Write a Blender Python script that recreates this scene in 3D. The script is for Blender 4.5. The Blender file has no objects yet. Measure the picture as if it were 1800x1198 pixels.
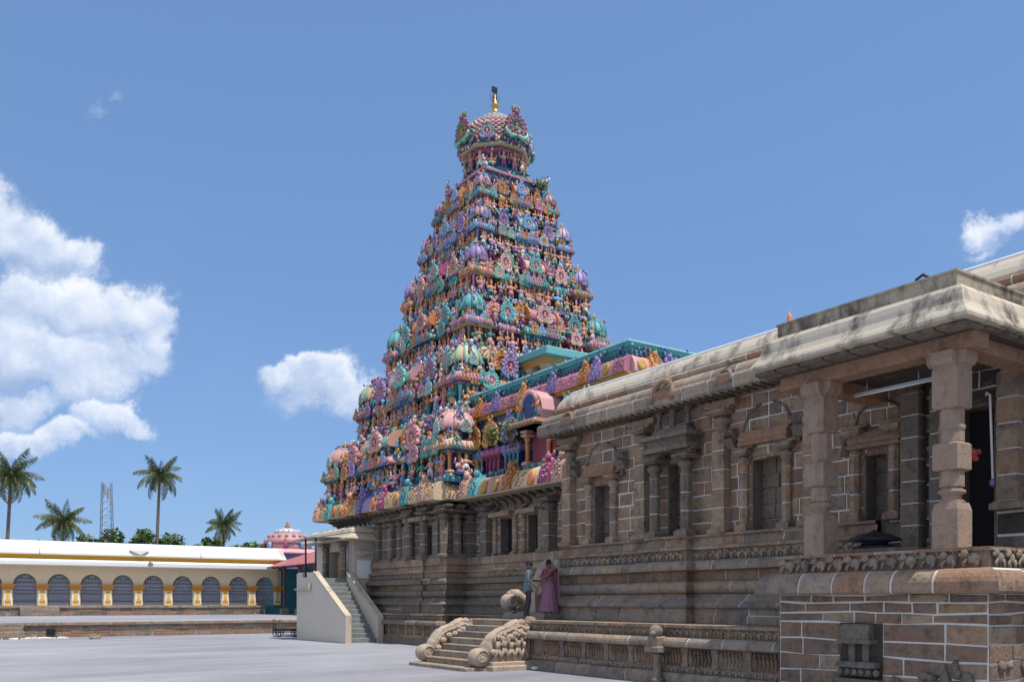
import bpy, math, random
from mathutils import Vector, Matrix
R = math.radians
PI = math.pi
SC = bpy.context.scene
COL = SC.collection
rnd = random.Random(7)

# ------------------------------------------------------------------ camera, sky, sun, exposure
cam_d = bpy.data.cameras.new('camera')
cam = bpy.data.objects.new('camera', cam_d); COL.objects.link(cam)
cam.location = (0, 0, 1.85)
cam.rotation_euler = (R(90), 0, -math.atan2(.561, .828))
cam_d.sensor_width = 36; cam_d.lens = 31.6
cam_d.shift_y = .2545
cam_d.clip_start = .1; cam_d.clip_end = 6000
SC.camera = cam
SUN_VEC = Vector((.13, -.37, 1)).normalized()
sun_d = bpy.data.lights.new('sun', 'SUN'); sun = bpy.data.objects.new('sun', sun_d); COL.objects.link(sun)
sun_d.energy = 3.7; sun_d.angle = R(.53); sun_d.color = (1, .955, .88)
sun.location = (0, 0, 60)
sun.rotation_euler = (-SUN_VEC).to_track_quat('-Z', 'Y').to_euler()
SC.view_settings.view_transform = 'Standard'; SC.view_settings.look = 'None'
SC.view_settings.exposure = 0.33; SC.view_settings.gamma = 1
SC.view_settings.use_curve_mapping = False
SC.cycles.max_bounces = 6; SC.cycles.diffuse_bounces = 2; SC.cycles.glossy_bounces = 2
SC.cycles.transparent_max_bounces = 6

def make_world():
    w = bpy.data.worlds.new('World'); SC.world = w; w.use_nodes = True
    nt = w.node_tree; N = nt.nodes; L = nt.links
    N.clear()
    def nd(t, **k):
        n = N.new(t)
        for a, b in k.items(): setattr(n, a, b)
        return n
    def mth(op, a, b=None, c=None, clamp=False):
        n = nd('ShaderNodeMath', operation=op, use_clamp=clamp)
        for i, v in enumerate((a, b, c)):
            if v is None: continue
            if isinstance(v, (int, float)): n.inputs[i].default_value = v
            else: L.new(v, n.inputs[i])
        return n.outputs[0]
    sky = nd('ShaderNodeTexSky', sky_type='NISHITA', sun_disc=False)
    sky.sun_elevation = math.asin(SUN_VEC.z); sky.sun_rotation = math.atan2(SUN_VEC.x, SUN_VEC.y)
    sky.altitude = 50; sky.air_density = 1.0; sky.dust_density = 0.1; sky.ozone_density = 1.6
    bg = nd('ShaderNodeBackground'); bg.inputs[1].default_value = .125
    tint = nd('ShaderNodeMix', data_type='RGBA', blend_type='MULTIPLY'); tint.inputs[0].default_value = 1
    gm = nd('ShaderNodeGamma'); gm.inputs[1].default_value = .42; L.new(sky.outputs[0], gm.inputs[0]); L.new(gm.outputs[0], tint.inputs[6]); tint.inputs[7].default_value = SKY_TINT
    L.new(tint.outputs[2], bg.inputs[0])
    # clouds sit on the sky dome: direction -> gnomonic coordinates about a compass bearing
    tc = nd('ShaderNodeTexCoord')
    rot = nd('ShaderNodeVectorRotate', rotation_type='Z_AXIS'); rot.inputs['Angle'].default_value = math.atan2(.561, .828)
    L.new(tc.outputs['Generated'], rot.inputs['Vector'])
    sp = nd('ShaderNodeSeparateXYZ'); L.new(rot.outputs[0], sp.inputs[0])
    dd = mth('MAXIMUM', sp.outputs[1], .05)
    u = mth('DIVIDE', sp.outputs[0], dd); v = mth('DIVIDE', sp.outputs[2], dd)
    cb = nd('ShaderNodeCombineXYZ'); L.new(u, cb.inputs[0]); L.new(v, cb.inputs[1])
    # billowing warp of the coordinates
    def noise(scale, detail, rough, vec, off=(0, 0, 0)):
        mp = nd('ShaderNodeMapping'); mp.inputs['Location'].default_value = off; L.new(vec, mp.inputs['Vector'])
        n = nd('ShaderNodeTexNoise'); n.inputs['Scale'].default_value = scale; n.inputs['Detail'].default_value = detail
        n.inputs['Roughness'].default_value = rough; L.new(mp.outputs[0], n.inputs['Vector'])
        return n.outputs['Fac']
    nbig = noise(9, 9, .56, cb.outputs[0])
    nlit = noise(9, 9, .56, cb.outputs[0], (-.004, -.016, 0))
    nsoft = noise(3.2, 4, .5, cb.outputs[0], (3, 1, 0))
    blobs = [  # bearing, height, half width, half height (tangents), density
        (-.60, .42, .085, .055, 1), (-.535, .405, .07, .045, 1), (-.475, .395, .04, .035, .9), (-.56, .345, .11, .04, .9), (-.50, .335, .06, .045, 1), (-.455, .325, .05, .045, 1), (-.41, .30, .035, .05, 1), (-.42, .275, .045, .035, .7),
        (-.54, .28, .15, .05, .95), (-.47, .25, .07, .045, .75), (-.45, .20, .05, .028, .9), (-.54, .178, .085, .026, .9), (-.60, .30, .10, .08, .9), (-.57, .225, .09, .03, .7),
        (-.245, .262, .035, .022, 1), (-.21, .25, .05, .034, 1), (-.17, .235, .045, .032, .9), (.525, .410, .03, .02, .6), (.55, .405, .03, .024, .65), (.53, .385, .04, .018, .3), (-.205, .232, .055, .03, .8), (-.155, .222, .05, .028, .8), (-.443, .536, .026, .010, .2)]
    # billow the outlines: push the coordinates about with noise at three sizes
    def nvec(scale, amp, det, rough=.6):
        n = nd('ShaderNodeTexNoise'); n.inputs['Scale'].default_value = scale; n.inputs['Detail'].default_value = det; n.inputs['Roughness'].default_value = rough
        L.new(cb.outputs[0], n.inputs['Vector'])
        s_ = nd('ShaderNodeVectorMath', operation='SUBTRACT'); L.new(n.outputs['Color'], s_.inputs[0]); s_.inputs[1].default_value = (.5, .5, .5)
        m_ = nd('ShaderNodeVectorMath', operation='SCALE'); L.new(s_.outputs[0], m_.inputs[0]); m_.inputs['Scale'].default_value = amp
        return m_.outputs[0]
    ad = nd('ShaderNodeVectorMath', operation='ADD'); L.new(nvec(9, .12, 2), ad.inputs[0]); L.new(nvec(26, .065, 8, .72), ad.inputs[1])
    ad2 = nd('ShaderNodeVectorMath', operation='ADD'); L.new(ad.outputs[0], ad2.inputs[0]); L.new(cb.outputs[0], ad2.inputs[1])
    wsp = nd('ShaderNodeSeparateXYZ'); L.new(ad2.outputs[0], wsp.inputs[0]); u, v = wsp.outputs[0], wsp.outputs[1]
    core = None; lit = None
    for (cu, cv, ru, rv, den) in blobs:
        du = mth('MULTIPLY', mth('SUBTRACT', u, cu), 1 / ru)
        dv = mth('MULTIPLY', mth('SUBTRACT', v, cv), 1 / rv)
        dvb = mth('MULTIPLY', mth('MINIMUM', dv, 0), 1.25)      # flatter underneath
        dvv = mth('ADD', mth('MAXIMUM', dv, 0), dvb)
        ln = mth('SQRT', mth('ADD', mth('MULTIPLY', du, du), mth('MULTIPLY', dvv, dvv)))
        cr = mth('MULTIPLY', mth('SUBTRACT', 1.15, ln), den)
        lt = mth('ADD', mth('MULTIPLY', dv, .5), mth('MULTIPLY', du, .22))
        if core is None: core, lit = cr, lt
        else:
            w_ = mth('MULTIPLY_ADD', mth('SUBTRACT', cr, core), 1.6, .5, clamp=True)
            lit = mth('ADD', mth('MULTIPLY', lt, w_), mth('MULTIPLY', lit, mth('SUBTRACT', 1, w_)))
            core = mth('MAXIMUM', core, cr)
    dens = mth('ADD', mth('MULTIPLY', core, 1.5), mth('MULTIPLY', mth('SUBTRACT', nbig, .56), mth('MULTIPLY_ADD', core, -.6, 1.5)))
    front = mth('GREATER_THAN', sp.outputs[1], .12)
    ss = nd('ShaderNodeMapRange', interpolation_type='SMOOTHERSTEP'); L.new(dens, ss.inputs[0])
    ss.inputs[1].default_value = -.06; ss.inputs[2].default_value = .92
    base_fade = nd('ShaderNodeMapRange', interpolation_type='SMOOTHSTEP'); L.new(lit, base_fade.inputs[0]); base_fade.inputs[1].default_value = -.55; base_fade.inputs[2].default_value = .05; base_fade.inputs[3].default_value = .5
    alpha = mth('MULTIPLY', mth('MULTIPLY', mth('MULTIPLY', ss.outputs[0], front), .97), base_fade.outputs[0])
    # unseen clouds outside the view, thickened to put neutral fill into the shade
    elsew = nd('ShaderNodeMapRange', interpolation_type='SMOOTHSTEP'); L.new(noise(2.2, 8, .58, tc.outputs['Generated'], (5, 2, 0)), elsew.inputs[0])
    elsew.inputs[1].default_value = .46; elsew.inputs[2].default_value = .60
    fill_clouds = mth('MULTIPLY', elsew.outputs[0], mth('LESS_THAN', sp.outputs[1], .72))
    low = nd('ShaderNodeMapRange'); L.new(sp.outputs[2], low.inputs[0]); low.inputs[1].default_value = .97; low.inputs[2].default_value = .8
    fill_clouds = mth('MULTIPLY', fill_clouds, low.outputs[0])
    fade = nd('ShaderNodeMapRange', interpolation_type='SMOOTHSTEP'); L.new(sp.outputs[1], fade.inputs[0]); fade.inputs[1].default_value = .70; fade.inputs[2].default_value = .55
    fill_clouds = mth('MULTIPLY', fill_clouds, fade.outputs[0])
    # thin high veil
    veil = nd('ShaderNodeMapRange', interpolation_type='SMOOTHSTEP'); L.new(nsoft, veil.inputs[0]); veil.inputs[1].default_value = .45; veil.inputs[2].default_value = .8
    lowv = nd('ShaderNodeMapRange'); L.new(sp.outputs[2], lowv.inputs[0]); lowv.inputs[1].default_value = .5; lowv.inputs[2].default_value = .05
    alpha = mth('MAXIMUM', mth('MAXIMUM', alpha, fill_clouds), mth('MULTIPLY', mth('MULTIPLY', veil.outputs[0], lowv.outputs[0]), .07))
    relief = mth('MULTIPLY', mth('SUBTRACT', nbig, nlit), 1.6)
    tone = mth('ADD', mth('ADD', mth('ADD', mth('MULTIPLY', lit, .85), .47), relief), mth('MULTIPLY', mth('SUBTRACT', nsoft, .5), .9))
    edge = mth('MULTIPLY', mth('SUBTRACT', 1, ss.outputs[0]), .25)
    tone = mth('ADD', tone, edge, clamp=True)
    ramp = nd('ShaderNodeValToRGB'); L.new(tone, ramp.inputs[0])
    e = ramp.color_ramp.elements
    e[0].position = .10; e[0].color = (.34, .43, .60, 1); e[1].position = .92; e[1].color = (.78, .81, .86, 1)
    m = e.new(.48); m.color = (.50, .58, .74, 1)
    bgc = nd('ShaderNodeBackground'); L.new(ramp.outputs[0], bgc.inputs[0]); bgc.inputs[1].default_value = 1.0
    mx = nd('ShaderNodeMixShader'); L.new(alpha, mx.inputs[0]); L.new(bg.outputs[0], mx.inputs[1]); L.new(bgc.outputs[0], mx.inputs[2])
    out = nd('ShaderNodeOutputWorld'); L.new(mx.outputs[0], out.inputs[0])
SKY_TINT = (1.0, 1.49, 2.3, 1)
make_world()

# ------------------------------------------------------------------ materials
def new_mat(name):
    m = bpy.data.materials.new(name); m.use_nodes = True
    nt = m.node_tree
    return m, nt, nt.nodes['Principled BSDF']
def _mixc(nt, fac, a, b, bt='MIX'):
    n = nt.nodes.new('ShaderNodeMix'); n.data_type = 'RGBA'; n.blend_type = bt
    for i, v in ((0, fac), (6, a), (7, b)):
        if isinstance(v, (int, float)): n.inputs[i].default_value = v
        elif isinstance(v, tuple): n.inputs[i].default_value = v if len(v) == 4 else (*v, 1)
        else: nt.links.new(v, n.inputs[i])
    return n.outputs[2]
def _noise(nt, scale, detail=5, rough=.6, vec=None, stretch=None):
    n = nt.nodes.new('ShaderNodeTexNoise'); n.inputs['Scale'].default_value = scale
    n.inputs['Detail'].default_value = detail; n.inputs['Roughness'].default_value = rough
    if vec is None:
        g = nt.nodes.new('ShaderNodeNewGeometry'); vec = g.outputs['Position']
    if stretch:
        mp = nt.nodes.new('ShaderNodeMapping'); mp.inputs['Scale'].default_value = stretch
        nt.links.new(vec, mp.inputs['Vector']); vec = mp.outputs[0]
    nt.links.new(vec, n.inputs['Vector'])
    return n.outputs['Fac']
def _ramp(nt, fac, lo, hi, a=0., b=1.):
    n = nt.nodes.new('ShaderNodeMapRange'); nt.links.new(fac, n.inputs[0])
    n.inputs[1].default_value = lo; n.inputs[2].default_value = hi; n.inputs[3].default_value = a; n.inputs[4].default_value = b
    return n.outputs[0]
def _bump(nt, h, strength, dist, bsdf):
    b = nt.nodes.new('ShaderNodeBump'); b.inputs['Strength'].default_value = strength; b.inputs['Distance'].default_value = dist
    nt.links.new(h, b.inputs['Height']); nt.links.new(b.outputs[0], bsdf.inputs['Normal'])

def stone_mat(name, cols, rough=.88, bump=.5, grain=14, stain=.5, per_obj=True, stain_col=(.035, .03, .028)):
    m, nt, b = new_mat(name)
    oi = nt.nodes.new('ShaderNodeObjectInfo')
    r = nt.nodes.new('ShaderNodeValToRGB'); e = r.color_ramp.elements
    while len(e) < len(cols): e.new(.5)
    for i, c in enumerate(cols):
        e[i].position = i / max(1, len(cols) - 1); e[i].color = (*c, 1)
    big = _noise(nt, .9, 4, .55)
    if per_obj:
        a = nt.nodes.new('ShaderNodeMath'); a.operation = 'MULTIPLY_ADD'
        nt.links.new(oi.outputs['Random'], a.inputs[0]); a.inputs[1].default_value = .7
        nt.links.new(_ramp(nt, big, .3, .7, 0, .3), a.inputs[2]); fac = a.outputs[0]
    else: fac = _ramp(nt, big, .28, .72)
    nt.links.new(fac, r.inputs[0])
    mid = _noise(nt, 3.5, 6, .65); fine = _noise(nt, grain, 6, .7)
    c1 = _mixc(nt, _ramp(nt, fine, .3, .75, 0, .5), r.outputs[0], _mixc(nt, 1., r.outputs[0], (.55, .5, .46), 'MULTIPLY'))
    c2 = _mixc(nt, _ramp(nt, mid, .52, .74, 0, stain), c1, stain_col)
    pit = _noise(nt, 7.5, 8, .78)
    c2 = _mixc(nt, _ramp(nt, pit, .50, .66, 0, stain * .6), c2, tuple(x * .8 for x in stain_col))
    lich = _noise(nt, 2.1, 7, .7)
    c3 = _mixc(nt, _ramp(nt, lich, .58, .78, 0, .55), c2, (.46, .40, .32))
    streak = _noise(nt, 2.6, 5, .6, stretch=(1, 1, .18))
    c4 = _mixc(nt, _ramp(nt, streak, .56, .75, 0, stain * .7), c3, stain_col)
    nt.links.new(c4, b.inputs['Base Color'])
    b.inputs['Roughness'].default_value = rough
    h = nt.nodes.new('ShaderNodeMath'); h.operation = 'ADD'; nt.links.new(fine, h.inputs[0]); nt.links.new(mid, h.inputs[1])
    _bump(nt, h.outputs[0], bump, .03, b)
    return m
def paint_mat(name, col, rough=.6, grime=.6, bump=.15, scale=5.):
    m, nt, b = new_mat(name)
    oi = nt.nodes.new('ShaderNodeObjectInfo')
    n1 = _noise(nt, scale, 6, .65); n2 = _noise(nt, scale * 4, 4, .6)
    hs = nt.nodes.new('ShaderNodeHueSaturation')
    hs.inputs['Color'].default_value = (*col, 1)
    nt.links.new(_ramp(nt, oi.outputs['Random'], 0, 1, .68, 1.02), hs.inputs['Value'])
    nt.links.new(_ramp(nt, n1, .3, .7, .85, 1.12), hs.inputs['Saturation'])
    c = _mixc(nt, _ramp(nt, n2, .5, .75, 0, grime), hs.outputs[0], tuple(x * .35 for x in col))
    c = _mixc(nt, _ramp(nt, n1, .55, .8, 0, grime * .35), c, (.62, .58, .52))
    nt.links.new(c, b.inputs['Base Color']); b.inputs['Roughness'].default_value = rough
    _bump(nt, n2, bump, .02, b)
    return m
def plain_mat(name, col, rough=.6, metal=0., vary=.25, scale=6.):
    m, nt, b = new_mat(name)
    n1 = _noise(nt, scale, 5, .6)
    c = _mixc(nt, _ramp(nt, n1, .3, .75, 0, vary), tuple(col), tuple(x * .45 for x in col))
    nt.links.new(c, b.inputs['Base Color']); b.inputs['Roughness'].default_value = rough; b.inputs['Metallic'].default_value = metal
    return m
def wash_mat(name, col, dirt=.5, dirt_col=(.05, .045, .04), lo=.55, rough=.8, sc=1.6):
    m, nt, b = new_mat(name)
    s1 = _noise(nt, sc, 7, .68, stretch=(1, 1, .45)); s2 = _noise(nt, sc * 6, 5, .65)
    c = _mixc(nt, _ramp(nt, s2, .35, .8, 0, .22), tuple(col), tuple(x * .6 for x in col))
    c = _mixc(nt, _ramp(nt, s1, lo, lo + .16, 0, dirt), c, dirt_col)
    nt.links.new(c, b.inputs['Base Color']); b.inputs['Roughness'].default_value = rough
    _bump(nt, s2, .25, .02, b)
    return m

M = {}
M['stone'] = stone_mat('wall stone', [(.21, .16, .125), (.36, .235, .15), (.42, .31, .21), (.26, .195, .15), (.43, .275, .17), (.30, .19, .13), (.38, .31, .24)], stain=.65, bump=.9)
M['stone_red'] = stone_mat('red stone', [(.36, .175, .10), (.39, .23, .145), (.31, .185, .125)], stain=.5, bump=.9)
M['stone_grey'] = stone_mat('grey moulding stone', [(.30, .25, .205), (.40, .315, .235), (.25, .205, .17), (.42, .305, .21), (.34, .235, .17)], stain=.65, bump=.9)
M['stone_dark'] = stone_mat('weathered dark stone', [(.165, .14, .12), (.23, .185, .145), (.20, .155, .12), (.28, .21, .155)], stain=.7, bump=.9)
M['stone_brown'] = stone_mat('brown plinth stone', [(.20, .135, .10), (.28, .18, .12), (.22, .15, .115), (.30, .205, .14), (.25, .155, .105)], stain=.65, bump=.9)
M['stone_light'] = stone_mat('pale cornice stone', [(.44, .345, .25), (.50, .385, .275), (.40, .31, .235), (.47, .33, .22)], stain=.6, bump=.9)  # lighter stone colours for the cornice courses
M['plaster_sun'] = wash_mat('weathered pale plaster', (.58, .50, .39), .8, (.12, .09, .065), .5, sc=2.4)
M['stone_shade'] = stone_mat('shade darkened stone', [(.045, .038, .034), (.075, .06, .05), (.10, .075, .06), (.06, .05, .045)], stain=.7, bump=.9)  # near-black stone: the shade of the porch interior put into its colour
M['stone_pale'] = stone_mat('pale carved stone', [(.50, .375, .28), (.54, .43, .33), (.43, .335, .26)], stain=.5, stain_col=(.12, .095, .075), bump=1., grain=22, per_obj=False)
M['stone_pillar'] = stone_mat('pillar granite', [(.46, .30, .215), (.40, .285, .21), (.37, .285, .225)], stain=.5, bump=.9, per_obj=False, grain=26)
M['mortar'] = plain_mat('white mortar', (.66, .63, .585), .9, vary=.3)
M['plaster'] = wash_mat('cream plaster', (.56, .47, .35), .55, (.09, .075, .06), .53)
M['plaster_old'] = wash_mat('stained lime plaster', (.42, .35, .255), .85, (.04, .034, .028), .47, sc=2.4)
M['kapota'] = wash_mat('stained concrete eave', (.56, .48, .37), .9, (.05, .043, .036), .485, sc=2.0)
M['lime'] = wash_mat('lime wash', (.80, .77, .72), .25, (.35, .3, .24), .62)
M['white'] = wash_mat('white paint', (.82, .80, .77), .3, (.5, .44, .36), .64)
M['cream'] = wash_mat('cream paint', (.86, .66, .41), .25, (.35, .28, .2), .6)
M['yellow'] = wash_mat('yellow ochre paint', (.78, .40, .025), .3, (.45, .2, .03), .6)
M['yellow_bright'] = wash_mat('yellow paint', (.82, .52, .06), .2, (.5, .25, .03), .62)
M['orange_trim'] = wash_mat('orange paint', (.66, .27, .03), .25, (.4, .14, .02), .62)
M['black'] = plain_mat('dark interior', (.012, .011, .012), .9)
M['gate'] = plain_mat('grey painted steel', (.44, .45, .52), .45, .0)
M['iron'] = plain_mat('dark iron', (.035, .036, .042), .5, .5)
M['steel'] = plain_mat('galvanised steel', (.38, .39, .4), .4, .7)
M['red_sheet'] = wash_mat('red roofing sheet', (.42, .13, .105), .35, (.25, .1, .08), .6, .5)
M['stair_wall'] = wash_mat('beige stair plaster', (.60, .53, .44), .2, (.32, .28, .23), .66)
M['stair_grey'] = stone_mat('grey stair granite', [(.22, .24, .235), (.27, .285, .28), (.20, .215, .21)], stain=.3, grain=20)
M['stucco'] = wash_mat('beige stucco', (.54, .47, .385), .25, (.28, .23, .18), .62)
M['gold'] = plain_mat('gilded copper', (.62, .36, .09), .35, .7)
def ground_mat():
    m, nt, b = new_mat('pale concrete paving')
    n1 = _noise(nt, .22, 6, .6, stretch=(.5, 1.6, 1)); n2 = _noise(nt, 2.2, 8, .7); n3 = _noise(nt, 30, 4, .7); n4 = _noise(nt, .08, 3, .5)
    c = _mixc(nt, _ramp(nt, n1, .35, .66), (.20, .20, .215), (.345, .34, .355))
    c = _mixc(nt, _ramp(nt, n2, .48, .72, 0, .6), c, (.20, .198, .205))
    c = _mixc(nt, _ramp(nt, n3, .35, .8, 0, .3), c, (.18, .178, .18))
    c = _mixc(nt, _ramp(nt, n4, .45, .62, 0, .5), c, (.365, .365, .39))
    nt.links.new(c, b.inputs['Base Color']); b.inputs['Roughness'].default_value = .8
    _bump(nt, n3, .2, .01, b)
    return m
M['ground'] = ground_mat()
P = {}
for k, c in dict(teal=(.05, .32, .34), aqua=(.17, .48, .49), pink=(.62, .21, .30), rose=(.68, .35, .36), magenta=(.42, .08, .22), purple=(.23, .17, .42),
                 lilac=(.40, .29, .54), blue=(.12, .27, .55), sky=(.24, .44, .70), green=(.07, .26, .17), mint=(.23, .52, .38), orange=(.66, .24, .07),
                 gold=(.58, .33, .07), cream=(.70, .52, .33), peach=(.68, .40, .28), skin=(.70, .30, .16), maroon=(.26, .04, .075), navy=(.03, .06, .19),
                 white=(.74, .71, .70), red=(.5, .06, .05), dark=(.03, .03, .035), bluegrey=(.10, .17, .24), tan=(.55, .42, .27)).items():
    P[k] = paint_mat(k + ' stucco paint', c)

# ------------------------------------------------------------------ mesh building
class MB:
    def __init__(s): s.v = []; s.f = []; s.m = []; s.s = []
    def add(s, vs, fs, m=0, sm=False, X=None):
        o = len(s.v)
        if X is not None: vs = [tuple(X @ Vector(p)) for p in vs]
        s.v += [tuple(p) for p in vs]
        for f in fs: s.f.append(tuple(i + o for i in f)); s.m.append(m); s.s.append(sm)
        return s
    def box(s, x0, x1, y0, y1, z0, z1, m=0, X=None):
        v = [(x0, y0, z0), (x1, y0, z0), (x1, y1, z0), (x0, y1, z0), (x0, y0, z1), (x1, y0, z1), (x1, y1, z1), (x0, y1, z1)]
        return s.add(v, [(0, 3, 2, 1), (4, 5, 6, 7), (0, 1, 5, 4), (1, 2, 6, 5), (2, 3, 7, 6), (3, 0, 4, 7)], m, False, X)
    def bbox(s, x0, x1, y0, y1, z0, z1, b=.02, m=0, X=None):
        """box with its upper edges chamfered"""
        v = []
        for z, i in ((z0, 0), (z1 - b, 0), (z1, b)): v += [(x0 + i, y0 + i, z), (x1 - i, y0 + i, z), (x1 - i, y1 - i, z), (x0 + i, y1 - i, z)]
        f = [(0, 3, 2, 1), (8, 9, 10, 11)]
        for k in (0, 4):
            for i in range(4): j = (i + 1) % 4; f.append((k + i, k + j, k + 4 + j, k + 4 + i))
        return s.add(v, f, m, False, X)
    def lathe(s, prof, n=10, c=(0, 0, 0), m=0, sm=True, rot=0., sx=1., sy=1., X=None, arc=2 * PI, cap=True):
        v = []; f = []; full = arc > 6.2; k = n if full else n + 1
        for r, z in prof:
            for i in range(k):
                a = rot + arc * i / n
                v.append((c[0] + r * math.cos(a) * sx, c[1] + r * math.sin(a) * sy, c[2] + z))
        for j in range(len(prof) - 1):
            for i in range(n):
                i2 = (i + 1) % k
                f.append((j * k + i, j * k + i2, (j + 1) * k + i2, (j + 1) * k + i))
        if full and cap:
            if prof[0][0] > 1e-4: f.append(tuple(range(k - 1, -1, -1)))
            if prof[-1][0] > 1e-4: f.append(tuple((len(prof) - 1) * k + i for i in range(k)))
        return s.add(v, f, m, sm, X)
    def sq(s, prof, c=(0, 0, 0), m=0, X=None, sx=1., sy=1.):
        return s.lathe([(r * 1.41421, z) for r, z in prof], 4, c, m, False, PI / 4, sx, sy, X)
    def ell(s, c, r, m=0, n=8, k=5, X=None, sm=True):
        if isinstance(r, (int, float)): r = (r, r, r)
        v = [(c[0], c[1], c[2] - r[2])]
        for j in range(1, k):
            p = -PI / 2 + PI * j / k
            for i in range(n):
                a = 2 * PI * i / n
                v.append((c[0] + r[0] * math.cos(p) * math.cos(a), c[1] + r[1] * math.cos(p) * math.sin(a), c[2] + r[2] * math.sin(p)))
        v.append((c[0], c[1], c[2] + r[2])); f = []
        t = len(v) - 1
        for i in range(n):
            i2 = (i + 1) % n
            f.append((0, 1 + i2, 1 + i)); f.append((t, t - n + i, t - n + i2))
            for j in range(k - 2): f.append((1 + j * n + i, 1 + j * n + i2, 1 + (j + 1) * n + i2, 1 + (j + 1) * n + i))
        return s.add(v, f, m, sm, X)
    def tube(s, pts, rad, n=6, m=0, sm=True, X=None, flat=1.):
        pts = [Vector(p) for p in pts]
        if isinstance(rad, (int, float)): rad = [rad] * len(pts)
        v = []; f = []; up = None
        for i, p in enumerate(pts):
            d = (pts[min(i + 1, len(pts) - 1)] - pts[max(i - 1, 0)]).normalized()
            if up is None:
                up = Vector((0, 0, 1)) if abs(d.z) < .9 else Vector((1, 0, 0))
            a = d.cross(up).normalized(); b = a.cross(d).normalized(); up = b
            for k in range(n):
                t = 2 * PI * k / n
                v.append(p + (a * math.cos(t) + b * math.sin(t) * flat) * rad[i])
        for i in range(len(pts) - 1):
            for k in range(n):
                k2 = (k + 1) % n
                f.append((i * n + k, i * n + k2, (i + 1) * n + k2, (i + 1) * n + k))
        f.append(tuple(range(n - 1, -1, -1))); f.append(tuple((len(pts) - 1) * n + k for k in range(n)))
        return s.add(v, f, m, sm, X)
    def prism(s, poly, y0, y1, m=0, X=None, sm=False):
        """polygon in (x, z) extruded along y"""
        n = len(poly)
        v = [(x, y0, z) for x, z in poly] + [(x, y1, z) for x, z in poly]
        f = [tuple(range(n)), tuple(range(2 * n - 1, n - 1, -1))]
        for i in range(n): j = (i + 1) % n; f.append((i, i + n, j + n, j))
        return s.add(v, f, m, sm, X)
    def sweep(s, path, prof, m=0, closed=False, sm=False, cap=True):
        """profile (outward offset, z) carried along a plan path; outward is to the left of travel"""
        n = len(path); rows = []
        for i in range(n):
            rows.append([off(path, i, d, closed) + (z,) for d, z in prof])
        k = len(prof); v = [p for r in rows for p in r]; f = []
        for i in range(n if closed else n - 1):
            j = (i + 1) % n
            for t in range(k - 1): f.append((i * k + t, i * k + t + 1, j * k + t + 1, j * k + t))
        if cap and not closed:
            f.append(tuple(range(k))); f.append(tuple((n - 1) * k + t for t in range(k - 1, -1, -1)))
        if closed and cap:
            f.append(tuple(i * k + k - 1 for i in range(n)))
        return s.add(v, f, m, sm)
    def mesh(s, name, mats):
        me = bpy.data.meshes.new(name); me.from_pydata(s.v, [], s.f)
        for m in mats: me.materials.append(m)
        me.polygons.foreach_set('material_index', s.m); me.polygons.foreach_set('use_smooth', s.s)
        me.update()
        return me
def off(path, i, d, closed=False):
    n = len(path); p = path[i]
    def nrm(a, b):
        dx, dy = b[0] - a[0], b[1] - a[1]; l = math.hypot(dx, dy); return (-dy / l, dx / l)
    ns = []
    if i > 0 or closed: ns.append(nrm(path[i - 1], p))
    if i < n - 1 or closed: ns.append(nrm(p, path[(i + 1) % n]))
    if len(ns) == 1: return (p[0] + ns[0][0] * d, p[1] + ns[0][1] * d)
    k = 1 + ns[0][0] * ns[1][0] + ns[0][1] * ns[1][1]
    return (p[0] + d * (ns[0][0] + ns[1][0]) / k, p[1] + d * (ns[0][1] + ns[1][1]) / k)

# ------------------------------------------------------------------ scene graph
def tag(o, label=None, cat=None, group=None, kind=None):
    if label: o['label'] = label
    if cat: o['category'] = cat
    if group: o['group'] = group
    if kind: o['kind'] = kind
    return o
def thing(name, label, cat, loc=(0, 0, 0), rz=0., group=None):
    o = bpy.data.objects.new(name, None); COL.objects.link(o); o.empty_display_size = .3
    o.location = loc; o.rotation_euler = (0, 0, rz)
    return tag(o, label, cat, group)
def put(name, me, parent=None, loc=(0, 0, 0), rot=(0, 0, 0), sc=(1, 1, 1), kind=None, label=None):
    o = bpy.data.objects.new(name, me); COL.objects.link(o)
    if isinstance(sc, (int, float)): sc = (sc, sc, sc)
    o.location = loc; o.rotation_euler = rot if not isinstance(rot, (int, float)) else (0, 0, rot); o.scale = sc
    if parent is not None: o.parent = parent
    if kind: o['kind'] = kind
    if label: o['label'] = label
    return o
def build(name, mb, mats, parent=None, loc=(0, 0, 0), rot=(0, 0, 0), sc=(1, 1, 1), kind=None, label=None):
    if not isinstance(mats, (list, tuple)): mats = [mats]
    return put(name, mb.mesh(name, mats), parent, loc, rot, sc, kind, label)
def copy_tree(o, parent=None):
    c = o.copy(); COL.objects.link(c); c.parent = parent
    for ch in list(o.children): copy_tree(ch, c)
    return c
def structure(name, mb, mats, label=None, kind='structure'):
    o = build(name, mb, mats); tag(o, label or None, None, None, kind); return o

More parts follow.
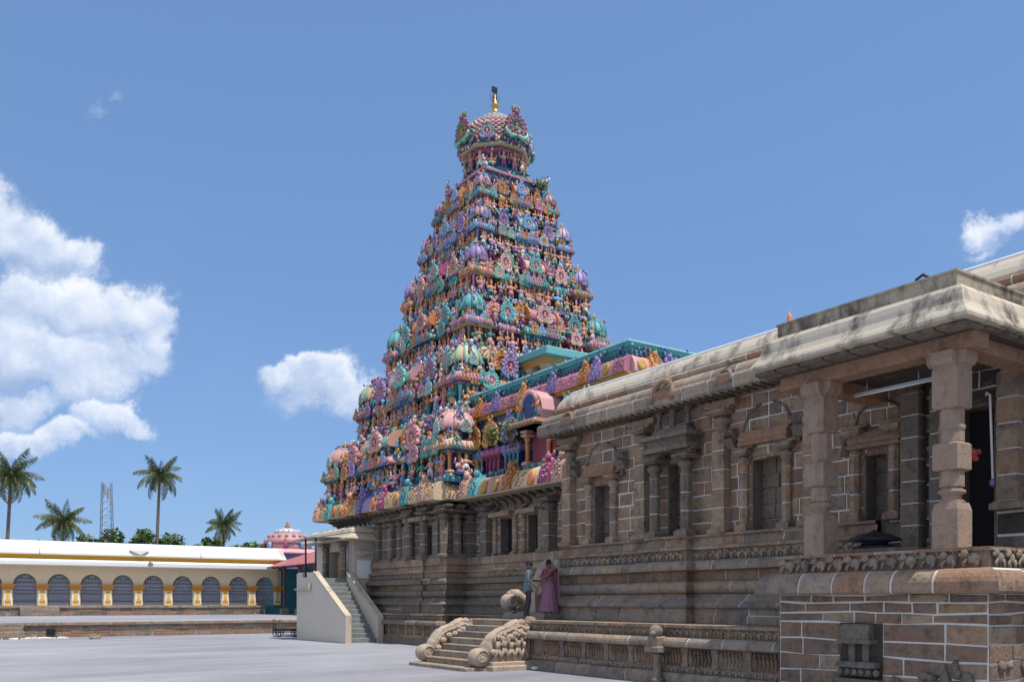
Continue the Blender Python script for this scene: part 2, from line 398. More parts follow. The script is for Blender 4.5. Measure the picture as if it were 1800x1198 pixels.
# ------------------------------------------------------------------ masonry
def waver(k, s): return .014 * math.sin(s * 2.3 + k * 1.7) + .009 * math.sin(s * 5.9 + k * 3.1)
def ashlar(parent, face, s0, s1, zs, mat, holes=(), blk=(.55, 1.15), gap=.028, depth=.16, seed=1, wav=1., name='wall_stone', proud=.022):
    """courses of separate blocks. face: function (s, z, out) -> world point"""
    rr = random.Random(seed); n = 0
    for c in range(len(zs) - 1):
        za, zb = zs[c], zs[c + 1]; zm = (za + zb) / 2
        spans = [(s0, s1)]
        for (ha, hb, hz0, hz1) in holes:
            if hz0 < zm < hz1:
                nw = []
                for a, b in spans:
                    if hb <= a or ha >= b: nw.append((a, b)); continue
                    if ha > a: nw.append((a, ha))
                    if hb < b: nw.append((hb, b))
                spans = nw
        for a, b in spans:
            cuts = [a]; w = b - a
            if w < .12: continue
            while b - cuts[-1] > blk[1] * 1.25: cuts.append(cuts[-1] + rr.uniform(*blk))
            if b - cuts[-1] < blk[0] * .45 and len(cuts) > 1: cuts.pop()
            cuts.append(b)
            for i in range(len(cuts) - 1):
                l, r_ = cuts[i], cuts[i + 1]; g = gap / 2
                jl = rr.uniform(-.02, .02) if i else 0; out = rr.uniform(0, proud)
                def q(s, k, z, dz): return (s, z + dz + wav * waver(k, s))
                cs = [q(l + g, c, za, g), q(r_ - g, c, za, g), q(r_ - g + jl * .5, c + 1, zb, -g), q(l + g + jl * .5, c + 1, zb, -g)]
                e = .012; cx = sum(p[0] for p in cs) / 4; cz = sum(p[1] for p in cs) / 4
                ins = [(p[0] + math.copysign(e, cx - p[0]), p[1] + math.copysign(e, cz - p[1])) for p in cs]
                tilt = [out + rr.uniform(-.004, .012) for _ in cs]
                v = [face(p[0], p[1], -depth) for p in cs] + [face(p[0], p[1], out - .012) for p in cs] + [face(p[0], p[1], t) for p, t in zip(ins, tilt)]
                f = [(8, 9, 10, 11)]
                for k in (0, 4):
                    for t in range(4): u = (t + 1) % 4; f.append((k + t, k + u, k + 4 + u, k + 4 + t))
                me = bpy.data.meshes.new(name); me.from_pydata(v, [], f); me.materials.append(mat if not isinstance(mat, list) else rr.choice(mat))
                put(name, me, parent); n += 1
    return n
def courses(z0, z1, h, seed=0, var=.18):
    rr = random.Random(seed); n = max(1, round((z1 - z0) / h)); w = [1 + rr.uniform(-var, var) for _ in range(n)]; t = sum(w)
    zs = [z0]
    for x in w: zs.append(zs[-1] + (z1 - z0) * x / t)
    return zs
def moulding(root, path, prof, mat, plen=1.1, gap=.032, seed=3, core=True, name='moulding_course', back=-.22, closed=False, skip=()):
    """one course: a mortar core and, over it, the separate moulded stones"""
    rr = random.Random(seed)
    pr_ = [(back, prof[0][1])] + list(prof) + [(back, prof[-1][1])]
    cp = [(back, prof[0][1] + .006)] + [(d - .005, z + (.006 if i == 0 else -.006 if i == len(prof) - 1 else 0)) for i, (d, z) in enumerate(prof)] + [(back, prof[-1][1] - .006)]
    mb = MB(); mb.sweep(path, cp, 0, closed)
    course = build(name, mb, M['mortar'], root)
    n = len(path)
    for i in range(n if closed else n - 1):
        if i in skip: continue
        j = (i + 1) % n
        A, B = Vector(path[i]), Vector(path[j]); L = (B - A).length; t = (B - A) / L; nn = Vector((-t.y, t.x))
        k = max(1, round(L / plen)); cuts = [0.] + [(q + rr.uniform(-.22, .22)) / k for q in range(1, k)] + [1.]
        for q in range(k):
            rings = []; jo = rr.uniform(-.003, .02); jz = rr.uniform(-.003, .003)
            for e, first in ((cuts[q], True), (cuts[q + 1], False)):
                ring = []
                for d, z in pr_:
                    if e in (0., 1.):
                        idx = i if e == 0. else j
                        p = Vector(off(path, idx, d, closed))
                        if not closed and idx in (0, n - 1): p = Vector(path[idx]) + nn * d
                    else: p = A + t * (e * L + (gap / 2 if first else -gap / 2)) + nn * d
                    if 0 < len(ring) < len(pr_) - 1: p = p + nn * jo
                    ring.append((p.x, p.y, z + jz))
                rings.append(ring)
            m = len(pr_); v = rings[0] + rings[1]
            f = [(a, a + 1, m + a + 1, m + a) for a in range(m - 1)] + [tuple(range(m)), tuple(range(2 * m - 1, m - 1, -1))]
            me = bpy.data.meshes.new('moulding_stone'); me.from_pydata(v, [], f); me.materials.append(mat if not isinstance(mat, list) else rr.choice(mat))
            put('moulding_stone', me, course)
    return course
def arc(d0, z0, d1, z1, n=5, bulge=1):
    """quarter round from (d0,z0) to (d1,z1)"""
    o = []
    for i in range(n + 1):
        t = i / n * PI / 2
        if bulge > 0: o.append((d0 + (d1 - d0) * (1 - math.cos(t)), z0 + (z1 - z0) * math.sin(t)))
        else: o.append((d0 + (d1 - d0) * math.sin(t), z0 + (z1 - z0) * (1 - math.cos(t))))
    return o
def torus(d, z0, z1, b, n=7):
    return [(d + b * math.sin(PI * i / n), z0 + (z1 - z0) * (1 - math.cos(PI * i / n)) / 2) for i in range(n + 1)]
# ------------------------------------------------------------------ ground and terrace
g = MB(); g.add([(-900, -900, 0), (900, -900, 0), (900, 2500, 0), (-900, 2500, 0)], [(0, 1, 2, 3)])
structure('ground', g, M['ground'])
terr = MB(); terr.box(-14, 60, 52.12, 97, -.02, .62, 0); terr.box(-14, 60, 52.0, 97, .62, .79, 1)
terrace = structure('terrace', terr, [M['mortar'], M['ground']])
ashlar(terrace, lambda s, z, o: (s, 52.1 - o, z), -4, 22.2, [0, .2, .42, .62], [M['stone'], M['stone_red'], M['stone_grey']], (), (.6, 1.3), .03, .08, 5, .5, 'terrace_stone', .03)
ashlar(terrace, lambda s, z, o: (s, 51.98 - o, z), -4, 22.2, [.625, .795], [M['stone_red'], M['stone_grey']], (), (.9, 1.7), .02, .3, 6, .3, 'coping_stone', .03)

# ------------------------------------------------------------------ arcade on the terrace
AX = [7.65 + 2.312 * i for i in range(-4, 9)]; AY = 77.0; AF = 1.55
arc_root = thing('arcade_building', 'long cream arcade with grilled arches, ochre band and white parapet on the terrace', 'building', (12, 79, .79))
def arc_part(name, mb, mats, **k): return build(name, mb, mats, arc_root, (-12, -79, -.79), **k)
w = MB(); hw = .81; xl, xr = AX[0] - 1.6, 27.3
for ax in AX:
    a0, a1 = ax - 1.156, ax + 1.156
    if ax == AX[-1]: a1 = xr
    for y in (AY, AY + .42):
        pts = [(ax + hw * math.cos(PI - PI * i / 14), 3.14 + .86 * math.sin(PI * i / 14)) for i in range(15)]
        o = len(w.v)
        w.add([(a0, y, AF), (ax - hw, y, AF), (ax - hw, y, 3.14), (a0, y, 3.14)], [(0, 1, 2, 3)])
        w.add([(ax + hw, y, AF), (a1, y, AF), (a1, y, 3.14), (ax + hw, y, 3.14)], [(0, 1, 2, 3)])
        tops = [a0] + [max(a0, min(a1, p[0])) for p in pts[1:-1]] + [a1]
        for i in range(14): w.add([(pts[i][0], y, pts[i][1]), (pts[i + 1][0], y, pts[i + 1][1]), (tops[i + 1], y, 4.62), (tops[i], y, 4.62)], [(0, 1, 2, 3)])
        w.add([(a0, y, 3.14), (pts[0][0], y, 3.14), (a0, y, 4.62)], [(0, 1, 2)]); w.add([(a1, y, 3.14), (a1, y, 4.62), (pts[-1][0], y, 3.14)], [(0, 1, 2)])
    full = [(ax - hw, AF)] + pts + [(ax + hw, AF)]
    for i in range(len(full) - 1):
        p, q = full[i], full[i + 1]
        w.add([(p[0], AY, p[1]), (q[0], AY, q[1]), (q[0], AY + .42, q[1]), (p[0], AY + .42, p[1])], [(0, 1, 2, 3)])
arc_part('wall', w, M['cream'])
b = MB(); b.box(xl - 8, xr, AY + 4, AY + 4.3, AF, 4.6); b.box(xl - 8, xr, AY + .42, AY + 4, AF - .02, AF + .02)
b.box(xl - 8, xl + .44, AY, AY + 4.3, AF, 4.62); b.box(xr - .02, xr + .3, AY + .0, AY + 4.3, AF, 4.62)
arc_part('back_wall', b, M['stucco'])
e = MB(); e.sweep([(xl - 8, AY), (27.0, AY)][::-1], [(-.4, 4.62), (.85, 4.62), (.92, 4.68), (.92, 4.95), (.7, 5.06), (.1, 5.14), (-.4, 5.14)])
arc_part('eave', e, M['white'])
yb = MB(); yb.box(xl - 8, 27.35, AY + .1, AY + .6, 5.13, 5.5); arc_part('ochre_band', yb, M['yellow'])
pp = MB(); pp.sweep([(xl - 8, AY), (27.0, AY), (28.2, AY + 1.2)][::-1], [(-.6, 5.49), (.34, 5.49), (.36, 5.6), (.12, 6.0), (-.1, 6.45), (-.25, 6.54), (-.6, 6.54)])
pp.box(xl - 8, 28.0, AY + .5, AY + 4.3, 5.4, 6.4); arc_part('parapet', pp, M['white'])
# joints and rain pipes on the parapet
for x in (8.6, 20.6):
    t = MB(); t.tube([(x, AY - .38, 5.5), (x, AY - .3, 5.75), (x, AY + .05, 6.2), (x, AY + .25, 6.75)], .035, 6); arc_part('rain_pipe', t, M['steel'])
t = MB(); t.add([(15.0, AY - .36, 5.98), (16.5, AY - .36, 5.98), (15.8, AY - .62, 5.62), (15.0, AY + .1, 5.98), (16.5, AY + .1, 5.98), (15.8, AY - .1, 5.62)],
      [(0, 1, 2), (3, 5, 4), (0, 3, 4, 1), (1, 4, 5, 2), (2, 5, 3, 0)]); arc_part('bird_bracket', t, M['stucco'])
t = MB(); t.box(16.3, 16.62, AY - 1.05, AY - .9, 4.72, 5.02); t.box(16.42, 16.5, AY - .9, AY - .75, 5.0, 5.2); arc_part('floodlight', t, M['steel'])
# gates
gm = MB(); n = 12
for i in range(n + 1):
    x = -hw + .03 + (2 * hw - .06) * i / n; zt = 3.14 + .84 * math.sqrt(max(0, 1 - (x / hw) ** 2)) - .02
    gm.box(x - .017, x + .017, -.02, .02, AF, zt)
    if i < n:
        x2 = -hw + .03 + (2 * hw - .06) * (i + 1) / n
        for k in range(8):
            z0 = AF + .1 + k * .29
            if z0 + .25 > min(zt, 3.14 + .84 * math.sqrt(max(0, 1 - (x2 / hw) ** 2))): continue
            for za, zb in ((z0, z0 + .22), (z0 + .22, z0)):
                gm.add([(x, -.03, za - .016), (x2, -.03, zb - .02), (x2, -.03, zb + .02), (x, -.03, za + .02)], [(0, 1, 2, 3)])
gate_me = gm.mesh('gate', [M['gate']])
rm = MB()
for z in (1.58, 2.2, 2.85, 3.12): rm.box(-hw, hw, -.035, .03, z - .02, z + .02)
rail_me = rm.mesh('gate_rail', [M['gate']])
pm = MB(); pm.bbox(-.27, .27, -.1, .05, AF, 2.78, .01, 0); pm.box(-.3, .3, -.13, .05, AF, AF + .12, 1)
capm = MB(); capm.box(-.3, .3, -.14, .05, 2.74, 2.86); capm.box(-.4, .4, -.2, .05, 2.86, 3.02); capm.box(-.46, .46, -.26, .05, 3.02, 3.2)
panm = MB(); panm.box(-.13, .13, -.125, -.1, AF + .5, 2.6, 0); panm.box(-.2, .2, -.13, -.1, AF + .22, AF + .42, 1)
panm.add([(-.16, -.13, 2.68), (0, -.13, 2.5), (.16, -.13, 2.68)], [(0, 1, 2)], 1)
pil_me = pm.mesh('pilaster', [M['white'], M['yellow_bright']]); cap_me = capm.mesh('capital', [M['orange_trim']]); pan_me = panm.mesh('painted_panel', [M['yellow_bright'], M['orange_trim']])
for ax in AX:
    gt = put('gate', gate_me, arc_root, (ax - 12, AY + .2 - 79, -.79), kind='stuff')
    put('gate_rail', rail_me, gt)
    if ax > -1.5:
        pl = put('pilaster', pil_me, arc_root, (ax - 1.156 - 12, AY - 79, -.79)); put('capital', cap_me, pl); put('painted_panel', pan_me, pl)
pl = put('pilaster', pil_me, arc_root, (AX[-1] + 1.08 - 12, AY - 79, -.79)); put('capital', cap_me, pl); put('painted_panel', pan_me, pl)
# stone plinth of the arcade
pb = MB(); pb.box(xl - 8, 26.0, AY - .5, AY + 4.3, .78, AF - .1); arc_part('plinth', pb, M['mortar'])
plinth = arc_root.children[-1]
ashlar(plinth, lambda s, z, o: (s, AY - .52 - o, z), 4, 25.9, [.8, 1.1, 1.36], [M['stone'], M['stone_red'], M['stone_dark']], (), (.6, 1.2), .03, .08, 9, .5, 'plinth_stone', .03)
ashlar(plinth, lambda s, z, o: (s, AY - .6 - o, z), 4, 26.0, [1.37, 1.555], [M['stone_grey']], (), (1.2, 2.2), .02, .6, 10, .3, 'coping_stone', .02)
def steps(name, label, x0, x1, y0, n, rise, run, z0):
    st = thing(name, label, 'steps', ((x0 + x1) / 2, y0, z0))
    for i in range(n):
        m = MB(); m.bbox(x0 - st.location.x + rnd.uniform(-.05, .05), x1 - st.location.x + rnd.uniform(-.05, .05), -run * (n - i), 0, rise * i, rise * (i + 1) - .005, .02)
        build('step', m, M['stone_grey'], st)
steps('stone_steps', 'weathered stone steps leading up to the arcade plinth under its second arch', 7.2, 9.9, AY - .65, 3, .24, .32, .79)
steps('stone_steps', 'pale stone steps up the terrace wall beside the scattered rubble at the far left', 1.5, 5.05, 51.9, 4, .19, .34, 0)

# ------------------------------------------------------------------ shed with red roof, domed shrine behind
shed = thing('shed', 'open shed with sloping red sheet roof on dark red posts at the arcade end', 'shed', (28, 70, .79))
def sh(name, mb, mats): return build(name, mb, mats, shed, (-28, -70, -.79))
r = MB(); r.add([(26.0, 62, 4.8), (31.2, 62, 6.5), (31.2, 77.2, 6.5), (26.0, 77.2, 4.8), (26.0, 62, 4.86), (31.2, 62, 6.56), (31.2, 77.2, 6.56), (26.0, 77.2, 4.86)],
    [(0, 3, 2, 1), (4, 5, 6, 7), (0, 1, 5, 4), (1, 2, 6, 5), (2, 3, 7, 6), (3, 0, 4, 7)])
r.add([(31.2, 62, 6.56), (35.5, 62, 5.2), (35.5, 77.2, 5.2), (31.2, 77.2, 6.56)], [(0, 1, 2, 3)])
sh('roof', r, M['red_sheet'])
for y in (63, 66.5, 70, 73.5):
    p_ = MB(); p_.lathe([(.17, .79), (.17, 1.1), (.1, 1.15), (.1, 4.4), (.2, 4.6), (.2, 4.85)], 8, (26.6, y, 0), 0); sh('post', p_, P['maroon'])
    p_ = MB(); p_.bbox(26.3, 26.9, y - .3, y + .3, .79, 1.3, .05); sh('post_base', p_, M['stone_grey'])
p_ = MB(); p_.box(26.5, 26.7, 62, 77, 4.7, 4.83); sh('beam', p_, P['maroon'])
p_ = MB(); p_.box(29.5, 29.8, 62, 77.2, .79, 5.5); p_.box(26.3, 29.5, 77.2, 77.5, .79, 4.8); sh('wall', p_, P['teal'])
for i, (y, c) in enumerate(((64.5, 'green'), (67.5, 'orange'), (71.5, 'sky'), (75.5, 'green'))):
    p_ = MB(); p_.bbox(29.2, 29.5, y - .5, y + .5, .79, 4.6, .05); sh('painted_pier', p_, P[c])

ds = thing('domed_shrine', 'small pink and white domed shrine with blue figures rising behind the arcade end', 'shrine', (31.1, 85, 0))
m = MB(); m.bbox(-2.3, 2.3, -2.3, 2.3, 0, 6.6, .05); build('body', m, P['purple'], ds)
m = MB(); m.sq([(2.6, 6.4), (2.65, 6.55), (2.35, 6.85), (2.0, 6.95)]); build('cornice', m, P['rose'], ds)
m = MB(); m.lathe([(2.0, 6.9), (2.05, 7.4), (1.75, 7.5)], 12); build('drum', m, P['rose'], ds)
m = MB(); m.lathe([(2.05, 7.45), (2.15, 7.6), (1.9, 8.0), (1.45, 8.4), (.95, 8.65), (.5, 8.78)], 16)
for i in range(16): a = 2 * PI * i / 16; m.ell((1.75 * math.cos(a), 1.75 * math.sin(a), 8.2), (.2, .2, .24), 0, 6, 4)
build('dome', m, P['rose'], ds)
m = MB(); m.lathe([(1.25, 8.5), (1.3, 8.62), (.9, 8.85), (.4, 9.0)], 14)
for i in range(14): a = 2 * PI * i / 14; m.ell((1.12 * math.cos(a), 1.12 * math.sin(a), 8.75), .14, 0, 5, 4)
build('lotus_cap', m, P['white'], ds)
m = MB(); m.lathe([(.3, 8.95), (.14, 9.05), (.3, 9.22), (.12, 9.4), (.16, 9.5), (.01, 9.85)], 8); build('finial', m, P['orange'], ds)
fm = MB(); fm.lathe([(.24, 0), (.18, .3), (.22, .55), (.1, .7)], 6); fm.ell((0, 0, .8), .13, 1, 6, 4); fm.lathe([(.11, .88), (.01, 1.08)], 6, m=2)
for i, (a, c) in enumerate(((200, 'sky'), (245, 'magenta'), (290, 'sky'), (335, 'blue'), (20, 'magenta'), (155, 'maroon'))):
    put('figure', fm.mesh('figure', [P[c], P['skin'], P['gold']]), ds, (2.15 * math.cos(R(a)), 2.15 * math.sin(R(a)), 6.92))

# ------------------------------------------------------------------ vegetation behind
def leaf_mat(name, a, b_, tr=.25):
    m, nt, b = new_mat(name)
    oi = nt.nodes.new('ShaderNodeObjectInfo'); n1 = _noise(nt, .8, 4, .6)
    c = _mixc(nt, _ramp(nt, n1, .3, .7), a, b_); nt.links.new(c, b.inputs['Base Color']); b.inputs['Roughness'].default_value = .5
    return m
M['frond'] = leaf_mat('palm frond green', (.03, .06, .016), (.085, .11, .03))
M['frond_dry'] = leaf_mat('yellowing frond', (.16, .13, .04), (.22, .17, .07))
M['leaf'] = leaf_mat('leaf green', (.035, .075, .02), (.085, .13, .03))
M['leaf2'] = leaf_mat('bright leaf green', (.07, .12, .025), (.14, .18, .05))
M['bark'] = stone_mat('palm bark', [(.16, .13, .1), (.22, .18, .14)], per_obj=False)
def frond_mesh(droop, seed, dry=False):
    rr = random.Random(seed); m = MB(); L = 4.2; n = 34; pts = []
    for i in range(n + 1):
        t = i / n
        ang = 1.0 - droop * t * (1.2 - .2 * t)
        if not pts: pts.append(Vector((0, 0, 0)))
        else: pts.append(pts[-1] + Vector((math.cos(ang), 0, math.sin(ang))) * L / n)
    m.tube(pts[::3], [.07 - .055 * i / 10 for i in range(len(pts[::3]))], 4, 1)
    for i in range(3, n):
        t = i / n; l = 1.15 * math.sin(PI * (.12 + .86 * t)) ** .7; d = (pts[i] - pts[i - 1]).normalized()
        for sd in (-1, 1):
            l2 = l * rr.uniform(.8, 1.1)
            v = (d * rr.uniform(.35, .7) + Vector((0, sd * rr.uniform(.55, .9), 0)) + Vector((0, 0, -.4 - .6 * t - rr.uniform(0, .3)))).normalized()
            p = pts[i]; mid = p + v * l2 * .55; tip = p + v * l2 * .9 + Vector((0, 0, -.30 * l2))
            wv = d * .042
            m.add([p - wv * .6, mid - wv, tip, mid + wv, p + wv * .6], [(0, 1, 3, 4), (1, 2, 3)], 0)
    return m.mesh('frond', [M['frond_dry'] if dry else M['frond'], M['frond_dry']])
FR = [frond_mesh(d, i) for i, d in enumerate((.9, 1.5, 1.9, 2.2))] + [frond_mesh(2.5, 9, True)]
def palm(x, y, zc, s, lean, n, seed, label):
    rr = random.Random(seed)
    t = thing('palm_tree', label, 'palm tree', (x, y, 0), 0, 'coconut palms behind the arcade')
    m = MB(); pts = []
    for i in range(9): k = i / 8; pts.append((lean[0] * (k ** 1.6 - 1), lean[1] * (k ** 1.6 - 1), zc * k))
    m.tube(pts, [.32 - .15 * (i / 8) ** .6 + (.1 if i == 0 else 0) for i in range(9)], 8); build('trunk', m, M['bark'], t)
    m = MB(); m.lathe([(.2, -.7), (.32, -.1), (.2, .35), (.05, .6)], 7)
    build('crown_shaft', m, M['frond_dry'], t, (0, 0, zc))
    for i in range(n):
        lvl = i / n
        a = i * 2.399 + rr.uniform(-.2, .2)
        k = 0 if lvl < .25 else 1 if lvl < .5 else 2 if lvl < .75 else 3
        if lvl > .93: k = 4
        tilt = {0: -.4, 1: -.05, 2: .3, 3: .75, 4: 1.15}[k] + rr.uniform(-.25, .25)
        put('frond', FR[k], t, (0, 0, zc + .25 - lvl * .4), (0, tilt, a), s * rr.uniform(.7, 1.1))
    for i in range(5):
        m = MB(); a = i * 1.3; m.ell((.3 * math.cos(a), .3 * math.sin(a), -.45 - .1 * (i % 2)), (.14, .14, .17), 0, 6, 5); build('coconut', m, M['frond_dry'], t, (0, 0, zc))
palm(10.9, 125, 16.9, .96, (.6, 0), 40, 1, 'tall leaning palm with full dark crown at the left edge')
palm(16.6, 125, 11.6, .88, (.2, 0), 36, 2, 'low palm whose broad crown just clears the white parapet')
palm(28.2, 125, 18.3, .86, (.5, 0), 32, 3, 'lone tall slender palm beside the steel lattice mast')
palm(36.6, 125, 12.1, .8, (0, 0), 30, 4, 'short palm rising out of bushes left of the domed shrine')
def tree(x, y, z0, z1, rx, seed, label, n=1700, name='leafy_tree', mat='leaf', ry=None, lumps=13, leaf=.42):
    rr = random.Random(seed); ry = ry or rx * .7
    t = thing(name, label, 'tree', (x, y, 0))
    m = MB(); zc = (z0 + z1) / 2; m.tube([(0, 0, 0), (.1, 0, zc * .5), (0, .1, zc)], [.35, .25, .12], 7)
    cl = []
    for i in range(lumps):
        a = rr.uniform(0, 2 * PI); q = math.sqrt(rr.random())
        c = Vector((rx * .8 * q * math.cos(a), ry * .8 * q * math.sin(a), z0 + (z1 - z0) * rr.uniform(.15, .85) * (1 - .35 * q)))
        cl.append((c, rr.uniform(.22, .4) * rx))
        m.tube([(0, 0, zc * .6), tuple(c * .5 + Vector((0, 0, zc * .3))), tuple(c)], [.14, .09, .03], 5)
    build('trunk', m, M['bark'], t)
    v = []; f = []; mi = []
    for i in range(n):
        c, r0 = rr.choice(cl)
        d = Vector((rr.gauss(0, 1), rr.gauss(0, 1), rr.gauss(0, 1))).normalized()
        p = c + Vector((d.x, d.y, d.z * .75)) * r0 * (rr.random() ** .35)
        u = Vector((rr.gauss(0, 1), rr.gauss(0, 1), rr.gauss(0, .6))).normalized(); w_ = u.cross(d).normalized() if abs(u.dot(d)) < .98 else Vector((1, 0, 0))
        l = leaf * rr.uniform(.6, 1.2); o = len(v)
        v += [p - u * l, p + w_ * l * .45, p + u * l, p - w_ * l * .45 + Vector((0, 0, -.1 * l))]; f.append((o, o + 1, o + 2, o + 3)); mi.append(0 if rr.random() < .7 else 1)
    me = bpy.data.meshes.new('crown'); me.from_pydata(v, [], f); me.materials.append(M[mat]); me.materials.append(M['leaf2']); me.polygons.foreach_set('material_index', mi)
    put('crown', me, t)
tree(25.6, 125, 7.5, 12.2, 5.2, 11, 'wide dark leafy tree with loose crown behind the slender palm', 2600)
tree(31.5, 125, 7, 10.2, 3.2, 12, 'low dense bush crown right of the slender palm trunk', 1300)
tree(34.6, 124, 7.5, 12.0, 2.2, 13, 'ragged green tree just left of the short palm', 1000)
tree(38.6, 123, 7.2, 10.6, 3.2, 14, 'bright green bush crown in front of the short palm', 1500, mat='leaf2')
tree(43.5, 122, 7.2, 11.0, 4.5, 15, 'rounded green tree crown touching the domed shrine', 1800)
tree(19.4, 125, 7, 10.5, 2.8, 16, 'small dark tree top left of the lattice mast foot', 800)
tree(9.6, 125, 7, 10.6, 2.0, 17, 'low scrubby tree top at the foot of the leaning palm', 700)
tree(50, 118, 7.2, 10.0, 4.5, 18, 'dark tree crown between domed shrine and tower', 1500)
lt = thing('lattice_mast', 'tall thin steel lattice mast between low palm and dark tree', 'mast', (21.7, 125, 0))
m = MB(); zt = 17.2
def leg(k, z): s = .95 - .42 * z / zt; return ((s if k in (0, 1) else -s), (s if k in (1, 2) else -s), z)
for k in range(4): m.tube([leg(k, 0), leg(k, zt)], .035, 4)
build('mast_leg', m, M['iron'], lt, kind='stuff')
m = MB(); z = 0
while z < zt - .9:
    for k in range(4):
        m.tube([leg(k, z), leg((k + 1) % 4, z + .9)], .015, 3); m.tube([leg((k + 1) % 4, z), leg(k, z + .9)], .015, 3); m.tube([leg(k, z), leg((k + 1) % 4, z)], .015, 3)
    z += .9
build('bracing', m, M['steel'], lt, kind='stuff')
m = MB()
for k in range(3): m.box(-.5 + .4 * k, -.25 + .4 * k, -.75, -.55, zt - 1.6 - .5 * k, zt - .3 - .5 * k)
build('antenna_panel', m, M['steel'], lt, kind='stuff')

# cart, rubble
ct = thing('hand_cart', 'dark iron hand cart with two wheels standing left of the beige staircase', 'cart', (16.9, 46.2, 0), R(-30)); ct.scale = (.8, .8, .8)
m = MB(); m.box(-.9, .9, -.4, .4, .5, .56, 0)
for y in (-.4, .4): m.box(-.9, .9, y - .03, y + .03, .4, .5, 0)
build('deck', m, M['iron'], ct)
for x in (-.6, .6):
    for y in (-.45, .45):
        m = MB(); pts = [(x + .27 * math.cos(2 * PI * i / 14), y, .28 + .27 * math.sin(2 * PI * i / 14)) for i in range(15)]; m.tube(pts, .035, 5)
        for i in range(3): a = PI * i / 3; m.tube([(x - .26 * math.cos(a), y, .28 - .26 * math.sin(a)), (x + .26 * math.cos(a), y, .28 + .26 * math.sin(a))], .018, 4)
        build('wheel', m, M['iron'], ct)
m = MB(); m.tube([(-.85, -.35, .5), (-.9, -.35, 1.15), (-.9, .35, 1.15), (-.85, .35, .5)], .025, 5); m.tube([(.85, -.35, .5), (.9, -.35, 1.25), (.9, .35, 1.25), (.85, .35, .5)], .025, 5)
build('handle', m, M['iron'], ct)
rb = MB(); rr = random.Random(3)
for i in range(60): rb.ell((4.2 + rr.gauss(1.0, .8), 50.6 + rr.gauss(0, .35), .03), (rr.uniform(.03, .11), rr.uniform(.03, .1), rr.uniform(.03, .07)), 0, 5, 3, sm=False)
o = build('rubble', rb, M['lime']); tag(o, None, None, None, 'stuff')
m = MB(); m.bbox(-.22, .22, -.14, .14, 0, .16, .05); o = build('loose_stone', m, M['stone_grey'], None, (7.9, 48.6, 0), .4); tag(o, 'single loose grey stone lying on the paving near the terrace wall', 'stone')
m = MB(); m.box(-.2, .2, -.03, .06, 0, .3); o = build('drain_opening', m, M['black'], terrace, (6.35, 52.0, .12))
# ------------------------------------------------------------------ stone hall (mandapa)
HX = 16.5
hall = thing('stone_hall', 'long brown stone temple hall with white mortar joints, niches and moulded base', 'building', (18, 13, 0))
def hp(name, mb, mats, **k): return build(name, mb, mats, hall, (-18, -13, 0), **k)
hall_in = bpy.data.objects.new('base_course', None)  # frame whose space is the world's
COL.objects.link(hall_in); hall_in.parent = hall; hall_in.location = (-18, -13, 0)
def fx(X): return lambda s, z, o: (X - o, s, z)
def fy(Y): return lambda s, z, o: (s, Y - o, z)
class Root:
    """parts written in world coordinates under a thing standing elsewhere"""
    def __init__(s, t): s.t = t
def wpart(t, name, mb, mats, **k):
    l = t.location
    return build(name, mb, mats, t, (-l.x, -l.y, -l.z), **k)
bpy.data.objects.remove(hall_in)
def course_of(t, path, prof, mat, **k):
    c = moulding(t, path, prof, mat, **k); c.location = (-t.location.x, -t.location.y, -t.location.z); return c
# carved beast of the friezes: crouched body, raised head, forelegs
def beast_mesh(name='carved_beast', mat=None):
    m = MB(); m.ell((.1, 0, .42), (.34, .2, .3), 0, 7, 5); m.ell((-.26, -.08, .66), (.2, .2, .22), 0, 7, 5); m.ell((-.42, -.14, .58), (.12, .12, .1), 0, 5, 4)
    m.tube([(-.15, -.1, .4), (-.32, -.14, .18), (-.26, -.16, 0)], [.1, .08, .09], 5); m.tube([(.25, -.1, .35), (.3, -.16, .15), (.2, -.16, 0)], [.14, .1, .1], 5)
    m.tube([(.38, 0, .5), (.46, -.04, .78), (.36, -.06, .9)], [.06, .05, .06], 4)
    return m.mesh(name, [mat or M['stone_grey']])
BEAST = beast_mesh(); BEAST_D = beast_mesh('carved_beast', M['stone_dark']); BEAST_P = beast_mesh('carved_beast', M['stone'])
def frieze(parent, p0, p1, z, h, step, rz, me, single=True, world=True, d=.04):
    """a row of beasts along p0 -> p1 at height z"""
    A, B = Vector((*p0, z)), Vector((*p1, z)); L = (B - A).length; n = max(1, int(L / step)); rr = random.Random(int(z * 100 + L * 10))
    if single:
        for i in range(n):
            p = A.lerp(B, (i + .5) / n); put('carved_beast', me, parent, p, rz + rr.uniform(-.12, .12), (h * rr.uniform(.95, 1.2), h * rr.uniform(.8, 1.05), h * rr.uniform(.88, 1.05)))
    else:
        src_v = [v.co.copy() for v in me.vertices]; src_f = [tuple(p.vertices) for p in me.polygons]; m = MB()
        for i in range(n):
            p = A.lerp(B, (i + .5) / n); X = Matrix.Translation(p) @ Matrix.Rotation(rz + rr.uniform(-.15, .15), 4, 'Z') @ Matrix.Diagonal((h * rr.uniform(.95, 1.2), h, h * rr.uniform(.85, 1.05), 1))
            m.add(src_v, src_f, 0, True, X)
        build('beast_frieze', m, me.materials[0], parent, kind='stuff')
RX = -PI / 2   # turns a -Y facing piece to face -X
